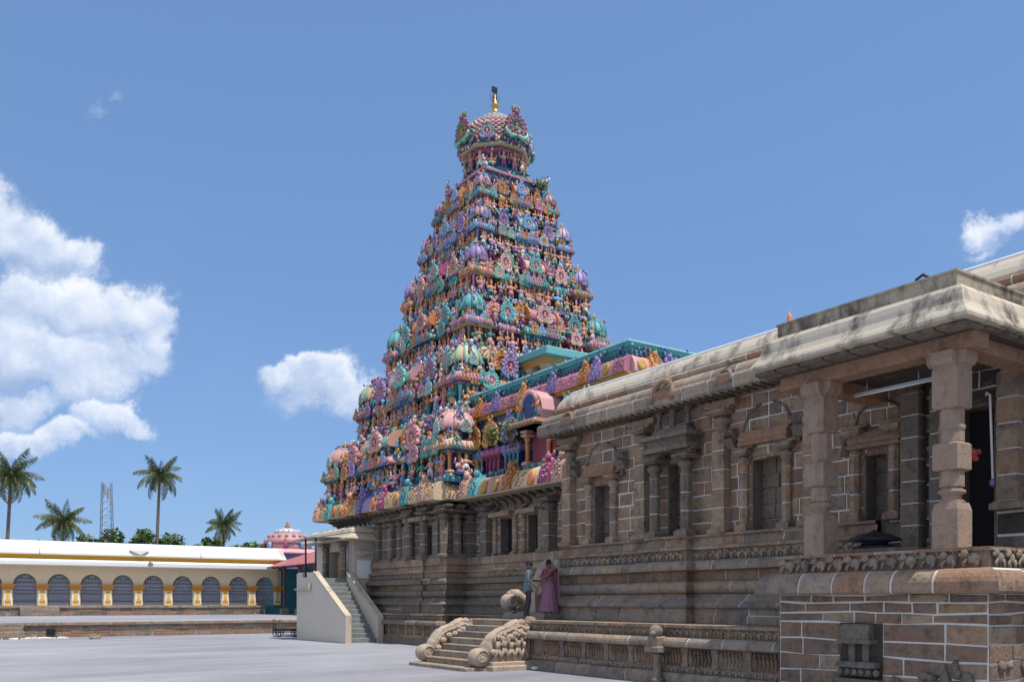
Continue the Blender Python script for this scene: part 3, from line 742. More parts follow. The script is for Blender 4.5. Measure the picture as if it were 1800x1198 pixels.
def base_set(t, low, up, zv, mats, seed=1, plen=1.1, jag=.22):
    """lower platform and upper moulded base; low/up are plan paths, zv the top of the base"""
    g_, r_ = mats
    course_of(t, low, [(.16, 0), (.16, .2), (.1, .27)], g_, seed=seed, plen=plen * 1.2)
    course_of(t, low, [(.06, .275), (.06, .42)], r_, seed=seed + 1, plen=plen)
    course_of(t, low, [(-.02, .425), (-.02, .82)], r_, seed=seed + 2, plen=plen * .8)
    course_of(t, low, [(.1, .825), (.27, .86), (.27, .92)] + arc(.27, .92, .08, 1.07, 4, 1), g_, seed=seed + 3, plen=plen)
    course_of(t, low, [(.04, 1.075), (.04, 1.27), (.12, 1.275), (.12, 1.34)], r_, seed=seed + 4, plen=plen)
    course_of(t, up, [(.16 + jag, 1.345), (.16 + jag, 1.52), (.1 + jag, 1.54), (.1 + jag, 1.7)], g_, seed=seed + 5, plen=plen)
    course_of(t, up, [(.16 + jag, 1.705), (.18 + jag, 1.76), (.14 + jag, 1.80)] + [(.14 + jag - (.08 + jag) * math.sin(PI / 2 * i / 4), 1.80 + .24 * i / 4) for i in range(1, 5)], g_, seed=seed + 6, plen=plen)
    course_of(t, up, torus(.02, 2.05, 2.36, .17), g_, seed=seed + 7, plen=plen * 1.1)
    course_of(t, up, [(-.06, 2.365), (-.06, 2.6)], r_, seed=seed + 8, plen=plen)
    course_of(t, up, [(.04, 2.605), (.24, 2.63), (.24, 2.69)] + arc(.24, 2.69, .04, 2.87, 4, 1), g_, seed=seed + 9, plen=plen)
    course_of(t, up, [(.0, 2.875), (.0, 3.12)], r_, seed=seed + 10, plen=plen)
    course_of(t, up, [(.08, 3.125), (.08, 3.2), (-.08, 3.24), (-.12, 3.42), (-.04, 3.45), (-.04, zv)], r_, seed=seed + 11, plen=plen * .8)
LX = 14.42; UX = 16.2
low = [(LX, 10.9), (LX, 20.3), (LX + 2, 20.3)]
up = [(UX, 10.9), (UX, 15.9), (UX - .27, 15.9), (UX - .27, 17.45), (UX, 17.45), (UX, 21.4), (UX + 1.5, 21.4)]
base_set(hall, low, up, 3.5, (M['stone_grey'], M['stone']), 11)
fr = MB(); fr.box(0, .01, 0, .01, 0, .01); carr = wpart(hall, 'carved_frieze', MB().box(14.5, 16.6, 11, 20.2, 1.3, 1.338), M['stone'])
frieze(carr, (LX - .05, 11.6), (LX - .05, 20.2), 1.09, .19, .2, RX, BEAST_P)
frieze(carr, (UX - .01, 11.0), (UX - .01, 15.9), 2.88, .24, .22, RX, BEAST); frieze(carr, (UX - .01, 17.5), (UX - .01, 21.3), 2.88, .24, .22, RX, BEAST); frieze(carr, (UX - .29, 15.95), (UX - .29, 17.4), 2.88, .24, .22, RX, BEAST)
frieze(carr, (LX - .07, 11.6), (LX - .07, 20.2), .28, .15, .17, RX, BEAST, single=False)
# small pilasters and figure panels in the lower recess
rel = MB()
for i in range(6):
    a = rnd.uniform(0, 6); x = -.32 + .128 * i
    rel.tube([(x, 0, .02), (x + .04, -.03, .14), (x - .02, -.04, .22)], [.035, .04, .03], 5); rel.ell((x, -.04, .28), (.035, .04, .045), 0, 6, 4)
    rel.tube([(x, -.04, .2), (x + .07, -.06, .26 + .05 * math.sin(i))], [.02, .015], 4)
for me_n, off_ in (('a', 0),): pass
REL = rel.mesh('carved_panel', [M['stone']])
sp = MB(); sp.box(-.1, .1, -.06, .1, 0, .06); sp.box(-.075, .075, -.05, .1, .06, .32); sp.box(-.11, .11, -.07, .1, .32, .4); SPIL = sp.mesh('small_pilaster', [M['stone_grey']])
y = 11.7
while y < 20.2:
    put('small_pilaster', SPIL, hall, (LX + .03 - 18, y - 13, .423), RX)
    if y + .5 < 20.2: put('carved_panel', REL, hall, (LX + .03 - 18, y + .45 - 13, .44), RX, (.8, 1, 1.15))
    y += .9
# grotesque water spout pillar on the platform edge
sq_ = MB(); sq_.lathe([(.16, 0), (.16, .12), (.1, .16), (.09, .6), (.13, .66), (.09, .7)], 8); sq_.bbox(-.22, .22, -.2, .3, .72, .86, .03); sq_.bbox(-.16, .16, -.16, .3, .86, 1.08, .04)
sq_.ell((0, -.05, 1.18), (.17, .16, .16), 0, 8, 5); sq_.ell((.05, -.18, 1.14), (.07, .1, .07), 0, 6, 4)
build('spout_pillar', sq_, M['stone_grey'], hall, (14.14 - 18, 15.0 - 13, 0), RX)

# wall with niches
NICHE = [(19.36, 20.11, 3.5, 5.2), (16.25, 17.1, 3.5, 5.45), (13.42, 14.31, 3.3, 5.25), (10.78, 11.32, 3.45, 4.9), (8.62, 9.35, 2.6, 5.5)]
core = MB()
ys = sorted({2.0, 21.35} | {v for n_ in NICHE for v in n_[:2]})
for a, b_ in zip(ys[:-1], ys[1:]):
    hole = [n_ for n_ in NICHE if n_[0] <= a + .001 and n_[1] >= b_ - .001]
    if not hole: core.box(HX + .003, HX + .6, a, b_, 2.6, 6.85)
    else:
        core.box(HX + .003, HX + .6, a, b_, hole[0][3], 6.85); core.box(HX + .003, HX + .6, a, b_, 2.3, hole[0][2]); core.box(HX + .42, HX + .6, a, b_, hole[0][2], hole[0][3])
core.box(HX + .62, 40, 2.0, 21.35, 0, 7.3); core.box(16.3, HX + .62, 11.0, 21.3, 0, 3.3); core.box(HX + .003, HX + .62, 2.0, 11.0, 0, 2.7)
wall = wpart(hall, 'wall', core, M['mortar'])
zsw = [3.48, 3.8, 4.14, 4.5, 4.84, 5.16, 5.48, 5.8, 6.12, 6.42, 6.72]
ashlar(wall, fx(HX), 10.3, 21.35, zsw, [M['stone'], M['stone'], M['stone'], M['stone_brown'], M['stone_red']], NICHE, (.34, .7), .028, .2, 21)
ashlar(wall, fx(HX), 10.3, 11.6, [2.62, 3.05, 3.47], [M['stone_shade'], M['stone_dark']], (), (.5, 1.0), .04, .2, 25)
ashlar(wall, fx(HX), 3.5, 10.3, [2.62, 3.05] + zsw, [M['stone_shade'], M['stone_shade'], M['stone_dark']], NICHE, (.5, 1.0), .04, .2, 22)
for n_ in NICHE[:4]:
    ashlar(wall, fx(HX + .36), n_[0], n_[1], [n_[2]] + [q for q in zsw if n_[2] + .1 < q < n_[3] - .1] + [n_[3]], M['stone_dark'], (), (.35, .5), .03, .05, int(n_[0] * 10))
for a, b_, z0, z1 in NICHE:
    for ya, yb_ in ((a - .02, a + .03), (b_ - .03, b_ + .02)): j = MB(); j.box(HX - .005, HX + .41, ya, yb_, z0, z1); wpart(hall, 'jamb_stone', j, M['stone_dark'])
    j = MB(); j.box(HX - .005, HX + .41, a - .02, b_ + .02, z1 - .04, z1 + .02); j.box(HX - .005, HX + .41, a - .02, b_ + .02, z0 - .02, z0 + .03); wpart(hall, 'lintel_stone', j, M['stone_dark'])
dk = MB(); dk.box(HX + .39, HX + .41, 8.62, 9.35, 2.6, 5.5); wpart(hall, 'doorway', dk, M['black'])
# attached columns, shared by mesh
def col_meshes(h, r, square, mat, cap_h=.75):
    """column parts: base, shaft stones, capital (all face any way)"""
    parts = []
    b = MB(); b.sq([(r * 1.45, 0), (r * 1.45, .1), (r * 1.1, .16)]); parts.append(('column_base', b.mesh('column_base', [mat])))
    zs = [.16]; hh = h - cap_h; n = max(2, round((hh - .16) / .42))
    for i in range(1, n + 1): zs.append(.16 + (hh - .16) * i / n)
    for i in range(n):
        s = MB(); a, b_ = zs[i] + .012, zs[i + 1] - .012
        if square: s.sq([(r * .96, a), (r, a + .015), (r, b_ - .015), (r * .96, b_)])
        else: s.lathe([(r * .96, a), (r, a + .015), (r, b_ - .015), (r * .96, b_)], 8, sm=False, rot=PI / 8)
        parts.append(('shaft_stone', s.mesh('shaft_stone', [mat])))
    j = MB(); j.sq([(r * .93, .14), (r * .93, hh)]) if square else j.lathe([(r * .94, .14), (r * .94, hh)], 8, sm=False, rot=PI / 8); parts.append(('shaft_core', j.mesh('shaft_core', [M['mortar']])))
    c = MB(); c.lathe([(r * 1.0, hh), (r * 1.12, hh + .04), (r * .8, hh + .1), (r * .8, hh + .14), (r * 1.25, hh + .2), (r * 1.35, hh + .27), (r * .9, hh + .34), (r * .75, hh + .38)], 10)
    c.sq([(r * 1.2, hh + .38), (r * 1.75, hh + .44), (r * 1.75, hh + .5), (r * .9, hh + .52)])
    parts.append(('capital', c.mesh('capital', [mat])))
    k = MB(); k.box(-r * .8, r * .8, -r * 2.6, r * 2.6, hh + .6, h); k.box(-r * .8, r * .8, -r * 1.7, r * 1.7, hh + .52, hh + .6)
    parts.append(('bracket', k.mesh('bracket', [mat])))
    return parts
def column(t, parts, x, y, z, rz=0., name='pilaster'):
    p0 = put(name, parts[0][1], t, (x - t.location.x, y - t.location.y, z - t.location.z), rz)
    for n_, me in parts[1:]: put(n_, me, p0)
    return p0
CK = col_meshes(3.9, .19, True, M['stone_dark']); CP = col_meshes(3.2, .19, True, M['stone']); CR = col_meshes(3.2, .17, False, M['stone'])
for y in (21.15, 17.95, 15.15, 12.5, 8.3): column(hall, CP, HX - .06, y, 3.5)
CS = col_meshes(1.95, .12, False, M['stone'], .55)
for y in (19.2, 20.27, 13.25, 14.48, 10.6, 11.5): column(hall, CS, HX - .06, y, 3.5, name='niche_column')
CB = col_meshes(2.15, .15, False, M['stone_dark'], .62)
for y in (16.12, 17.24): column(hall, CB, HX - .34, y, 3.5, name='niche_column')
for y in (10.15, 9.55): column(hall, CK, HX - .1, y, 2.75)
# lintels over niches, curved arch bands beside them
for a, b_, z in ((19.05, 20.4, 5.42), (13.15, 14.55, 5.5), (10.4, 11.6, 5.0)):
    m = MB(); m.prism([(HX + .1, z), (HX - .22, z), (HX - .26, z + .07), (HX - .2, z + .09), (HX - .22, z + .18), (HX - .12, z + .34), (HX + .1, z + .36)], a, b_); wpart(hall, 'lintel', m, M['stone_red'])
    yc = (a + b_) / 2
    m = MB()
    for sd in (-1, 1):
        w_ = (b_ - a) / 2
        m.tube([(HX - .02, yc + sd * w_ * .25, z + .95), (HX - .02, yc + sd * w_ * .75, z + .78), (HX - .02, yc + sd * w_ * 1.0, z + .4), (HX - .04, yc + sd * w_ * 1.3, z + .2), (HX - .05, yc + sd * w_ * 1.32, z - .05), (HX - .04, yc + sd * w_ * 1.1, z - .02)], [.03, .035, .04, .05, .08, .06], 6)
    wpart(hall, 'arch_band', m, M['stone_dark'])
m = MB(); m.bbox(HX - .6, HX + .05, 15.85, 17.5, 5.66, 5.8, .02); m.bbox(HX - .52, HX + .05, 15.95, 17.4, 5.8, 6.05, .03); m.bbox(HX - .34, HX + .05, 16.1, 17.25, 6.05, 6.3, .05); m.bbox(HX - .66, HX + .05, 15.8, 17.55, 5.98, 6.1, .06)
wpart(hall, 'niche_canopy', m, M['stone_dark'])
for y in (16.15, 16.68, 17.2): m = MB(); m.lathe([(.1, 6.3), (.1, 6.36), (.06, 6.4), (.06, 6.62), (.12, 6.7), (.1, 6.78)], 8, (HX - .22, y, 0)); wpart(hall, 'small_pilaster', m, M['stone_dark'])
for y, s in ((18.8, .9), (20.9, .8), (14.9, 1.), (12.8, .9)):
    m = MB(); m.prism([(HX + .05, 5.5), (HX - .14, 5.5), (HX - .3, 5.72), (HX - .12, 5.76), (HX - .3, 5.95), (HX + .05, 6.0)], y - .2 * s, y + .2 * s); wpart(hall, 'bracket', m, M['stone_dark'])
# cornice: dentils, kapota stones, parapet
cp = [(HX, 2.0), (HX, 21.4), (HX + 3, 21.4)]
course_of(hall, cp, [(.08, 6.72), (.08, 6.82)], M['stone_red'], seed=40, plen=1.2)
dn = MB(); y = 10.2
while y < 21.7: dn.box(HX - .6, HX - .05, y, y + .1, 6.74, 6.83); y += .24
wpart(hall, 'dentil_row', dn, M['stone_dark'], kind='stuff')
course_of(hall, cp, [(.1, 6.83), (.60, 6.80), (.64, 6.83), (.645, 7.08), (.61, 7.14), (.55, 7.16)] + arc(.55, 7.16, .3, 7.42, 5, 1), [M['stone_light'], M['stone_light'], M['stone_grey']], seed=41, plen=.9, gap=.045)
course_of(hall, cp, torus(.16, 7.425, 7.66, .12, 5), [M['stone_light'], M['stone_red']], seed=42, plen=1.0)
m = MB(); m.sweep(cp, [(-.6, 7.6), (.22, 7.6), (.22, 7.68), (.17, 7.8), (.09, 7.92), (.0, 8.02), (-.12, 8.07), (-.6, 8.07)]); wpart(hall, 'parapet', m, M['plaster_sun'])
m = MB(); m.sweep(cp, [(-8, 8.0), (-.06, 8.0), (-.05, 8.09), (-.15, 8.14), (-.6, 8.17), (-8, 8.17)]); wpart(hall, 'roof', m, M['lime'])
for y, s in ((16.65, 1.), (20.6, .7), (12.9, .8), (14.6, .6)):
    m = MB(); pts = [(0 + .34 * math.cos(a), .30 * math.sin(a)) for a in [PI * i / 10 for i in range(-1, 12)]]
    m.tube([(HX - .66 + .25 * max(0, z_), y + x_ * s * 1.1, 7.02 + z_ * s * 1.35) for x_, z_ in pts], .075 * s, 6, 0)
    m.ell((HX - .45, y, 7.45 * 1 + .03), (.1, .12 * s, .12 * s), 0, 6, 4)
    m.prism([(HX - .67, 6.95), (HX - .67, 7.15), (HX - .4, 7.4), (HX, 7.4), (HX, 6.95)], y - .3 * s, y + .3 * s, 1)
    wpart(hall, 'kudu_arch', m, [M['stone'], M['stone_red']])
m = MB(); m.lathe([(.16, 0), (.1, .1), (.17, .22), (.08, .34), (.13, .42), (.06, .52), (.09, .6), (.01, .85)], 9); o = build('roof_finial', m, P['orange'], hall, (17.4 - 18, 13.95 - 13, 8.12), (0, 0, 0), (.8, .8, .72))
m = MB(); m.tube([(0, 0, 0), (0, 0, .28), (0, -.05, .42), (0, -.17, .47), (0, -.27, .4), (0, -.27, .33)], .028, 6); m.tube([(0, .0, .05), (0, .3, .16), (0, .38, .2)], [.05, .06, .03], 6)
o = build('iron_hook', m, M['iron'], None, (14.6, 9.05, 7.03)); tag(o, 'curved dark iron hook standing on the porch roof edge', 'hook')
gr = MB(); rr = random.Random(5)
for i in range(160):
    x, y_ = rr.gauss(0, .16), rr.gauss(0, .3); h = rr.uniform(.15, .45); dx, dy = rr.gauss(0, .12), rr.gauss(0, .12)
    gr.add([(x - .008, y_, 0), (x + .008, y_, 0), (x + dx, y_ + dy, h)], [(0, 1, 2)])
o = build('dry_grass', gr, M['frond_dry'], None, (16.2, 12.55, 7.62)); tag(o, None, None, None, 'stuff')

# ------------------------------------------------------------------ pillared porch
porch = thing('pillared_porch', 'open stone porch with stained concrete eave on carved granite pillars, right foreground', 'porch', (15, 9.5, 0))
pth = [(17.5, 7.43), (14.0, 7.43), (14.0, 11.45), (16.2, 11.45)]
m = MB(); m.sweep(pth, [(-1.4, 0), (-.003, 0), (-.003, 1.98), (-1.4, 1.98)]); m.box(14.2, 17, 7.6, 11.3, 0, 2.68)
pw = wpart(porch, 'plinth', m, M['mortar'])
zp = [0, .3, .6, .89, 1.17, 1.48, 1.66, 1.84, 1.98]
MX = [M['stone_brown'], M['stone_brown'], M['stone']]
ashlar(pw, fx(14.0), 7.43, 11.45, zp, MX, [(9.25, 10.1, .3, 1.48)], (.4, .95), .028, .2, 31, name='plinth_stone')
ashlar(pw, fy(7.43), 14.0, 17.5, zp, MX, (), (.4, .9), .028, .2, 32, name='plinth_stone')
ashlar(pw, fy(11.45) if False else (lambda s, z, o: (s, 11.45 + o, z)), 14.0, 16.2, zp, MX, (), (.4, .9), .034, .2, 33, name='plinth_stone')
course_of(porch, pth, [(.06, 1.985), (.3, 1.99), (.33, 2.02), (.33, 2.09)] + arc(.33, 2.09, .06, 2.39, 6, 1), [M['stone_grey'], M['stone'], M['stone_red']], seed=51, plen=.62, gap=.05)
course_of(porch, pth, [(.0, 2.395), (.0, 2.66), (.06, 2.665), (.06, 2.715)], [M['stone_grey'], M['stone_red']], seed=52, plen=.7, gap=.03)
fr_ = wpart(porch, 'floor', MB().box(14.1, 16.9, 7.5, 11.4, 2.66, 2.705), M['stone_grey'])
frieze(fr_, (13.96, 7.5), (13.96, 11.4), 2.40, .33, .33, RX, BEAST); frieze(fr_, (14.05, 7.40), (17.4, 7.40), 2.40, .33, .33, 0, BEAST); 
# miniature shrine carved in the plinth
m = MB(); m.box(13.99, 13.999, 9.25, 10.1, .3, 1.48, 1); m.bbox(13.84, 14.25, 9.42, 9.98, 1.2, 1.46, .03); m.bbox(13.8, 14.25, 9.36, 10.04, 1.12, 1.2, .02); m.box(13.95, 14.25, 9.5, 9.62, .8, 1.12); m.box(13.95, 14.25, 9.78, 9.9, .8, 1.12)  # second material is a flat dark plate, painted shade of a recess
m.bbox(13.82, 14.25, 9.3, 10.08, .7, .8, .02); m.bbox(13.9, 14.25, 9.4, 10.0, .55, .7, .02); m.bbox(13.8, 14.25, 9.2, 10.1, .3, .5, .03)
for i in range(6): m.ell((13.88, 9.3 + .14 * i, .62), (.07, .06, .07), 0, 6, 4)
wpart(porch, 'carved_aedicule', m, [M['stone_dark'], M['stone_shade']])
rl = MB(); rr = random.Random(8)
for i in range(26): rl.ell((13.96, 7.6 + rr.random() * 1.5, .1 + rr.random() * .72), (.07, rr.uniform(.05, .14), rr.uniform(.05, .16)), 0, 6, 4)
for i in range(22): rl.ell((14.1 + rr.random() * 2.6, 7.40, .1 + rr.random() * .75), (rr.uniform(.05, .14), .06, rr.uniform(.05, .16)), 0, 6, 4)
wpart(porch, 'carved_relief', rl, M['stone_dark'], kind='stuff')
# pillars
def pillar_parts():
    L_ = []; mt = M['stone_pillar']
    def a(n_, m): L_.append((n_, m.mesh(n_, [mt])))
    m = MB(); m.sq([(.235, 0), (.235, .62), (.225, .66), (.2, .74)]); a('pillar_base', m)
    m = MB(); m.lathe([(.2, .72), (.22, .76), (.16, .8), (.16, .86), (.23, .9), (.225, .94), (.17, .97), (.18, 1.0)], 12); a('ring_moulding', m)
    m = MB(); m.lathe([(.205, 1.0), (.205, 1.24), (.19, 1.27)], 8, sm=False, rot=PI / 8); a('shaft', m)
    m = MB(); m.sq([(.2, 1.26), (.23, 1.28), (.23, 1.68), (.2, 1.71)]); a('middle_block', m)
    m = MB(); m.lathe([(.2, 1.7), (.205, 1.74), (.205, 2.24), (.19, 2.28)], 8, sm=False, rot=PI / 8); a('shaft', m)
    m = MB(); m.lathe([(.215, 1.92), (.225, 1.96), (.215, 2.0)], 8, sm=False, rot=PI / 8); a('ring_moulding', m)
    m = MB(); m.sq([(.21, 2.26), (.235, 2.29), (.235, 2.9)]); a('top_block', m)
    m = MB()
    for X in (Matrix.Identity(4), Matrix.Rotation(PI / 2, 4, 'Z')):
        m.prism([(-.23, 2.9), (.23, 2.9), (.26, 2.94), (.31, 2.96), (.36, 3.04), (.36, 3.16), (-.36, 3.16), (-.36, 3.04), (-.31, 2.96), (-.26, 2.94)], -.2, .2, 0, X)
    a('corbel', m)
    return L_
PP = pillar_parts()
for y in (8.1, 10.62): column(porch, PP, 14.14, y, 2.715, name='pillar').scale = (.92, .92, 1)
m = MB(); m.box(13.94, 14.34, 7.6, 11.4, 5.88, 6.12); wpart(porch, 'beam', m, M['stone_red'])
m = MB(); m.box(14.34, 16.5, 7.75, 8.15, 5.88, 6.11); wpart(porch, 'beam', m, M['stone_red'])
m = MB(); m.box(14.34, 16.5, 10.8, 11.2, 5.88, 6.115); wpart(porch, 'beam', m, M['stone_red'])
m = MB(); m.box(13.8, 16.5, 7.6, 11.45, 6.12, 6.3); wpart(porch, 'ceiling', m, M['stone_shade'])
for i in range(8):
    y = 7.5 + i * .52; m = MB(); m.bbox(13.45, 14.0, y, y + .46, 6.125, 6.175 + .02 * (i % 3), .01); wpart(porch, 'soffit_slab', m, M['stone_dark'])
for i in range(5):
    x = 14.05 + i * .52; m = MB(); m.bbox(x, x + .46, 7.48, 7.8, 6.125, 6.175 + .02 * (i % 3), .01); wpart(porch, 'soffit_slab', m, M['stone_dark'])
pe = [(16.45, 7.72), (13.62, 7.72), (13.62, 11.2), (16.45, 11.2)]
m = MB(); m.sweep(pe, [(-1.2, 6.2), (.31, 6.19), (.35, 6.2), (.355, 6.25), (.33, 6.30), (.27, 6.38), (.22, 6.48), (.20, 6.58), (.17, 6.68), (.11, 6.76), (-.02, 6.80), (-1.2, 6.80)]); wpart(porch, 'eave', m, M['kapota'])
m = MB(); m.sweep(pe, [(-1.2, 6.7), (-.01, 6.7), (.0, 7.01), (.02, 7.015), (.02, 7.05), (-.15, 7.06), (-1.2, 7.06)]); m.box(14.5, 16.5, 8.5, 10.2, 6.6, 7.05); wpart(porch, 'parapet', m, M['plaster_old'])
# fittings
tl = thing('tube_light', 'long unlit fluorescent tube fixture hanging under the porch beam', 'lamp', (14.5, 9.4, 5.62))
m = MB(); m.tube([(0, -.75, 0), (0, .75, 0)], .016, 8); build('tube', m, M['white'], tl); m = MB(); m.box(-.02, .02, -.8, .8, .02, .05); build('fixture', m, M['steel'], tl)
m = MB(); m.tube([(0, -.5, .07), (0, -.5, .27)], .01, 5); m.tube([(0, .5, .07), (0, .5, .27)], .01, 5); build('hanger', m, M['steel'], tl)
pi_ = thing('water_pipe', 'thin white pipe with a purple tap end on the wall right of the pillar', 'pipe', (16.3, 8.62, 0))
m = MB(); m.tube([(.1, .12, 5.62), (0, .06, 5.65), (0, 0, 5.6), (0, -.05, 4.05)], .022, 6); build('pipe', m, M['white'], pi_); m = MB(); m.ell((0, -.05, 4.0), (.06, .06, .08), 0, 8, 6); build('tap', m, P['purple'], pi_)
sb = thing('stone_shrine', 'small black domed stone idol on a grey slab between the porch pillars', 'idol', (15.4, 10.35, 2.705))
m = MB(); m.bbox(-.5, .5, -.75, .75, 0, .14, .02); build('slab', m, M['stone_grey'], sb)
m = MB(); m.lathe([(.42, .14), (.4, .2), (.26, .23), (.24, .28), (.5, .31), (.46, .36), (.3, .43), (.1, .47), (.03, .52)], 14); build('idol', m, M['iron'], sb)
fl = MB(); rr = random.Random(4)
for i in range(9): fl.ell((rr.gauss(0, .06), rr.gauss(0, .06), rr.gauss(0, .06)), .055, 0, 6, 4)
o = build('red_garland', fl, P['red'], None, (15.95, 8.75, 4.55)); tag(o, 'red flower garland hanging by the dark doorway behind the pillar', 'garland')
# ------------------------------------------------------------------ lion staircase up to the hall platform
ls = thing('lion_staircase', 'low stone staircase with curling carved beast balustrades in front of the hall', 'staircase', (13.8, 22, 0))
def lp(name, mb, mats, **k): return wpart(ls, name, mb, mats, **k)
m = MB(); m.bbox(12.3, 13.2, 20.35, 23.55, 0, .1, .02); lp('ground_slab', m, M['stone_grey'])
for i in range(7):
    m = MB(); x0 = 12.68 + i * .27; m.bbox(x0 + rnd.uniform(-.015, .015), 14.45, 20.72, 23.2, .1 + i * .178 - (.17 if i else 0), .1 + (i + 1) * .178 - .004, .022); m.box(x0 - .02, x0 + .1, 20.72, 23.2, .1 + (i + 1) * .178 - .05, .1 + (i + 1) * .178 - .022)
    lp('step', m, M['stone_grey'])
def sx(x): return 12.72 + (x - 12.72) * .72
def balustrade(y, w, detail):
    t = MB()
    pts = [(sx(q[0]), y, q[1]) for q in ((12.86, .2), (13.02, .36), (13.2, .62), (13.42, .84), (13.7, .98), (13.98, 1.02), (14.2, 1.09), (14.45, 1.16), (14.75, 1.16), (15.1, 1.1))]
    rad = [.17, .2, .21, .2, .17, .18, .2, .215, .19, .15]; fp = []; fr = []; rq = random.Random(int(y))
    for i in range(len(pts) - 1):
        for k in range(5):
            f_ = k / 5; fp.append(tuple(pts[i][c] * (1 - f_) + pts[i + 1][c] * f_ for c in range(3))); fr.append((rad[i] * (1 - f_) + rad[i + 1] * f_) * (1 + .05 * math.sin(len(fp) * 1.9) + rq.uniform(-.03, .03)))
    t.tube(fp, fr, 14, 0, True, None, 1.)
    for sd in (-1, 1):
        t.tube([(p[0], p[1] + sd * r * .72, p[2] + r * .68) for p, r in zip(fp[4::3], fr[4::3])], .035, 5)
        t.tube([(p[0], p[1] + sd * r * .98, p[2] + r * .1) for p, r in zip(fp[6::3], fr[6::3])], .03, 5)
    for i in range(7):   # mane rolls along the flank
        p = pts[2 + i]; t.ell((p[0] + .05, y - w * .5, p[2] - .12), (.12, .07, .09), 0, 7, 5)
    t.ell((sx(14.62), y - w * .3, 1.27), (.13, .12, .11), 0, 8, 6); t.ell((sx(14.9), y - w * .35, 1.2), (.12, .1, .09), 0, 8, 6); t.ell((sx(14.86), y - w * .46, 1.29), (.05, .04, .05), 0, 6, 5)
    t.tube([(sx(14.5), y - w * .45, 1.2), (sx(14.75), y - w * .52, 1.1), (sx(15.02), y - w * .5, 1.16)], [.06, .08, .05], 6)
    t.tube([(sx(14.2), y - w * .45, 1.12), (sx(14.5), y - w * .55, 1.0), (sx(14.8), y - w * .5, .92), (sx(15.0), y - w * .45, 1.02)], [.05, .07, .08, .05], 6)
    b = lp('balustrade', t, M['stone_pale'])
    s = MB()   # curled trunk end
    s.lathe([(.0, -w * .52), (.2, -w * .5), (.33, -w * .3), (.36, 0), (.33, w * .3), (.2, w * .5), (0, w * .52)], 16, (0, 0, 0), 0, True, 0, .8, .8, Matrix.Translation((12.78, y, .36)) @ Matrix.Rotation(PI / 2, 4, 'X') @ Matrix.Diagonal((1, .92, 1, 1)))
    for k in (-1, 1): s.tube([(12.78 + .2 * math.cos(a) * (1 - a / 14), y + k * w * .5, .38 + .2 * math.sin(a) * (1 - a / 14)) for a in [i * .7 for i in range(16)]], [.035 - .0015 * i for i in range(16)], 5)
    put('scroll', s.mesh('scroll', [M['stone_pale']]), b)
    s = MB(); s.prism([(sx(q[0]), q[1]) for q in ((13.0, .1), (15.1, .1), (15.1, 1.1), (14.4, 1.05), (13.9, .95), (13.45, .75), (13.15, .45))], y - w * .3, y + w * .3)
    lp('side_wall', s, M['stone_pale'])
balustrade(20.48, .44, True); balustrade(23.44, .44, False)
m = MB(); m.bbox(12.95, 14.35, 20.02, 20.3, 0, .14, .03); m.bbox(13.0, 14.35, 20.12, 20.3, .14, .24, .02); lp('panel_base', m, M['stone_pale'])
rl = MB(); rr = random.Random(12)
for i in range(5):
    x = 13.25 + i * .22; z = .26; s = 1.05 + .1 * (i % 2); y = 20.3
    rl.tube([(x - .1, y, z), (x - .06, y - .05, z + .16 * s), (x, y - .04, z + .3 * s)], [.04, .05, .06], 6); rl.tube([(x + .12, y, z), (x + .1, y - .05, z + .15 * s), (x, y - .04, z + .3 * s)], [.04, .05, .06], 6)
    rl.tube([(x, y - .03, z + .28 * s), (x + .01, y - .05, z + .48 * s)], [.07, .08], 6); rl.ell((x + .02, y - .06, z + .6 * s), (.06, .06, .075), 0, 7, 5)
    rl.tube([(x, y - .04, z + .46 * s), (x + .14, y - .07, z + .4 * s), (x + .17, y - .06, z + .58 * s)], [.035, .03, .03], 5); rl.tube([(x, y - .04, z + .46 * s), (x - .13, y - .07, z + .5 * s), (x - .1, y - .06, z + .66 * s)], [.035, .03, .03], 5)
m = MB(); m.prism([(13.05, .24), (14.35, .24), (14.35, 1.0), (13.8, .9), (13.3, .62)], 20.3, 20.36); pn = lp('panel', m, M['stone_pale'])
put('carved_dancers', rl.mesh('carved_dancers', [M['stone_pale']]), pn)
m = MB(); m.bbox(14.36, 14.6, 20.2, 20.75, 0, 1.32, .03); m.ell((14.4, 20.35, 1.28), (.2, .22, .18), 0, 8, 6); lp('end_post', m, M['stone_grey'])
rag = MB(); rr = random.Random(2)
for i in range(7): rag.ell((14.3 + rr.gauss(0, .09), 19.9 + rr.gauss(0, .08), .05), (.09, .08, .05), 0, 6, 4, sm=False)
o = build('white_rag', rag, M['white']); tag(o, 'crumpled white rag lying on the paving at the foot of the lion staircase', 'rag')

# upper flight in the recess between hall and tower base
us = thing('upper_staircase', 'short dark stone flight with white lion and curled beast head, behind the couple', 'staircase', (17, 23, 1.34))
m = MB(); m.box(14.44, 19.5, 20.35, 24.5, 0, 1.335); wpart(us, 'landing', m, M['stone_dark'])
for i in range(9):
    m = MB(); m.bbox(16.3 + i * .32, 19.6, 22.55, 23.8, 1.34 + i * .2, 1.34 + (i + 1) * .2 - .004, .02); wpart(us, 'step', m, M['stone_grey'])
m = MB(); m.bbox(15.9, 16.35, 22.4, 23.95, 1.34, 1.47, .02); wpart(us, 'step', m, M['stone_grey'])
m = MB(); m.bbox(15.75, 16.2, 21.5, 22.4, 1.34, 1.54, .02); wpart(us, 'step', m, M['stone_grey'])
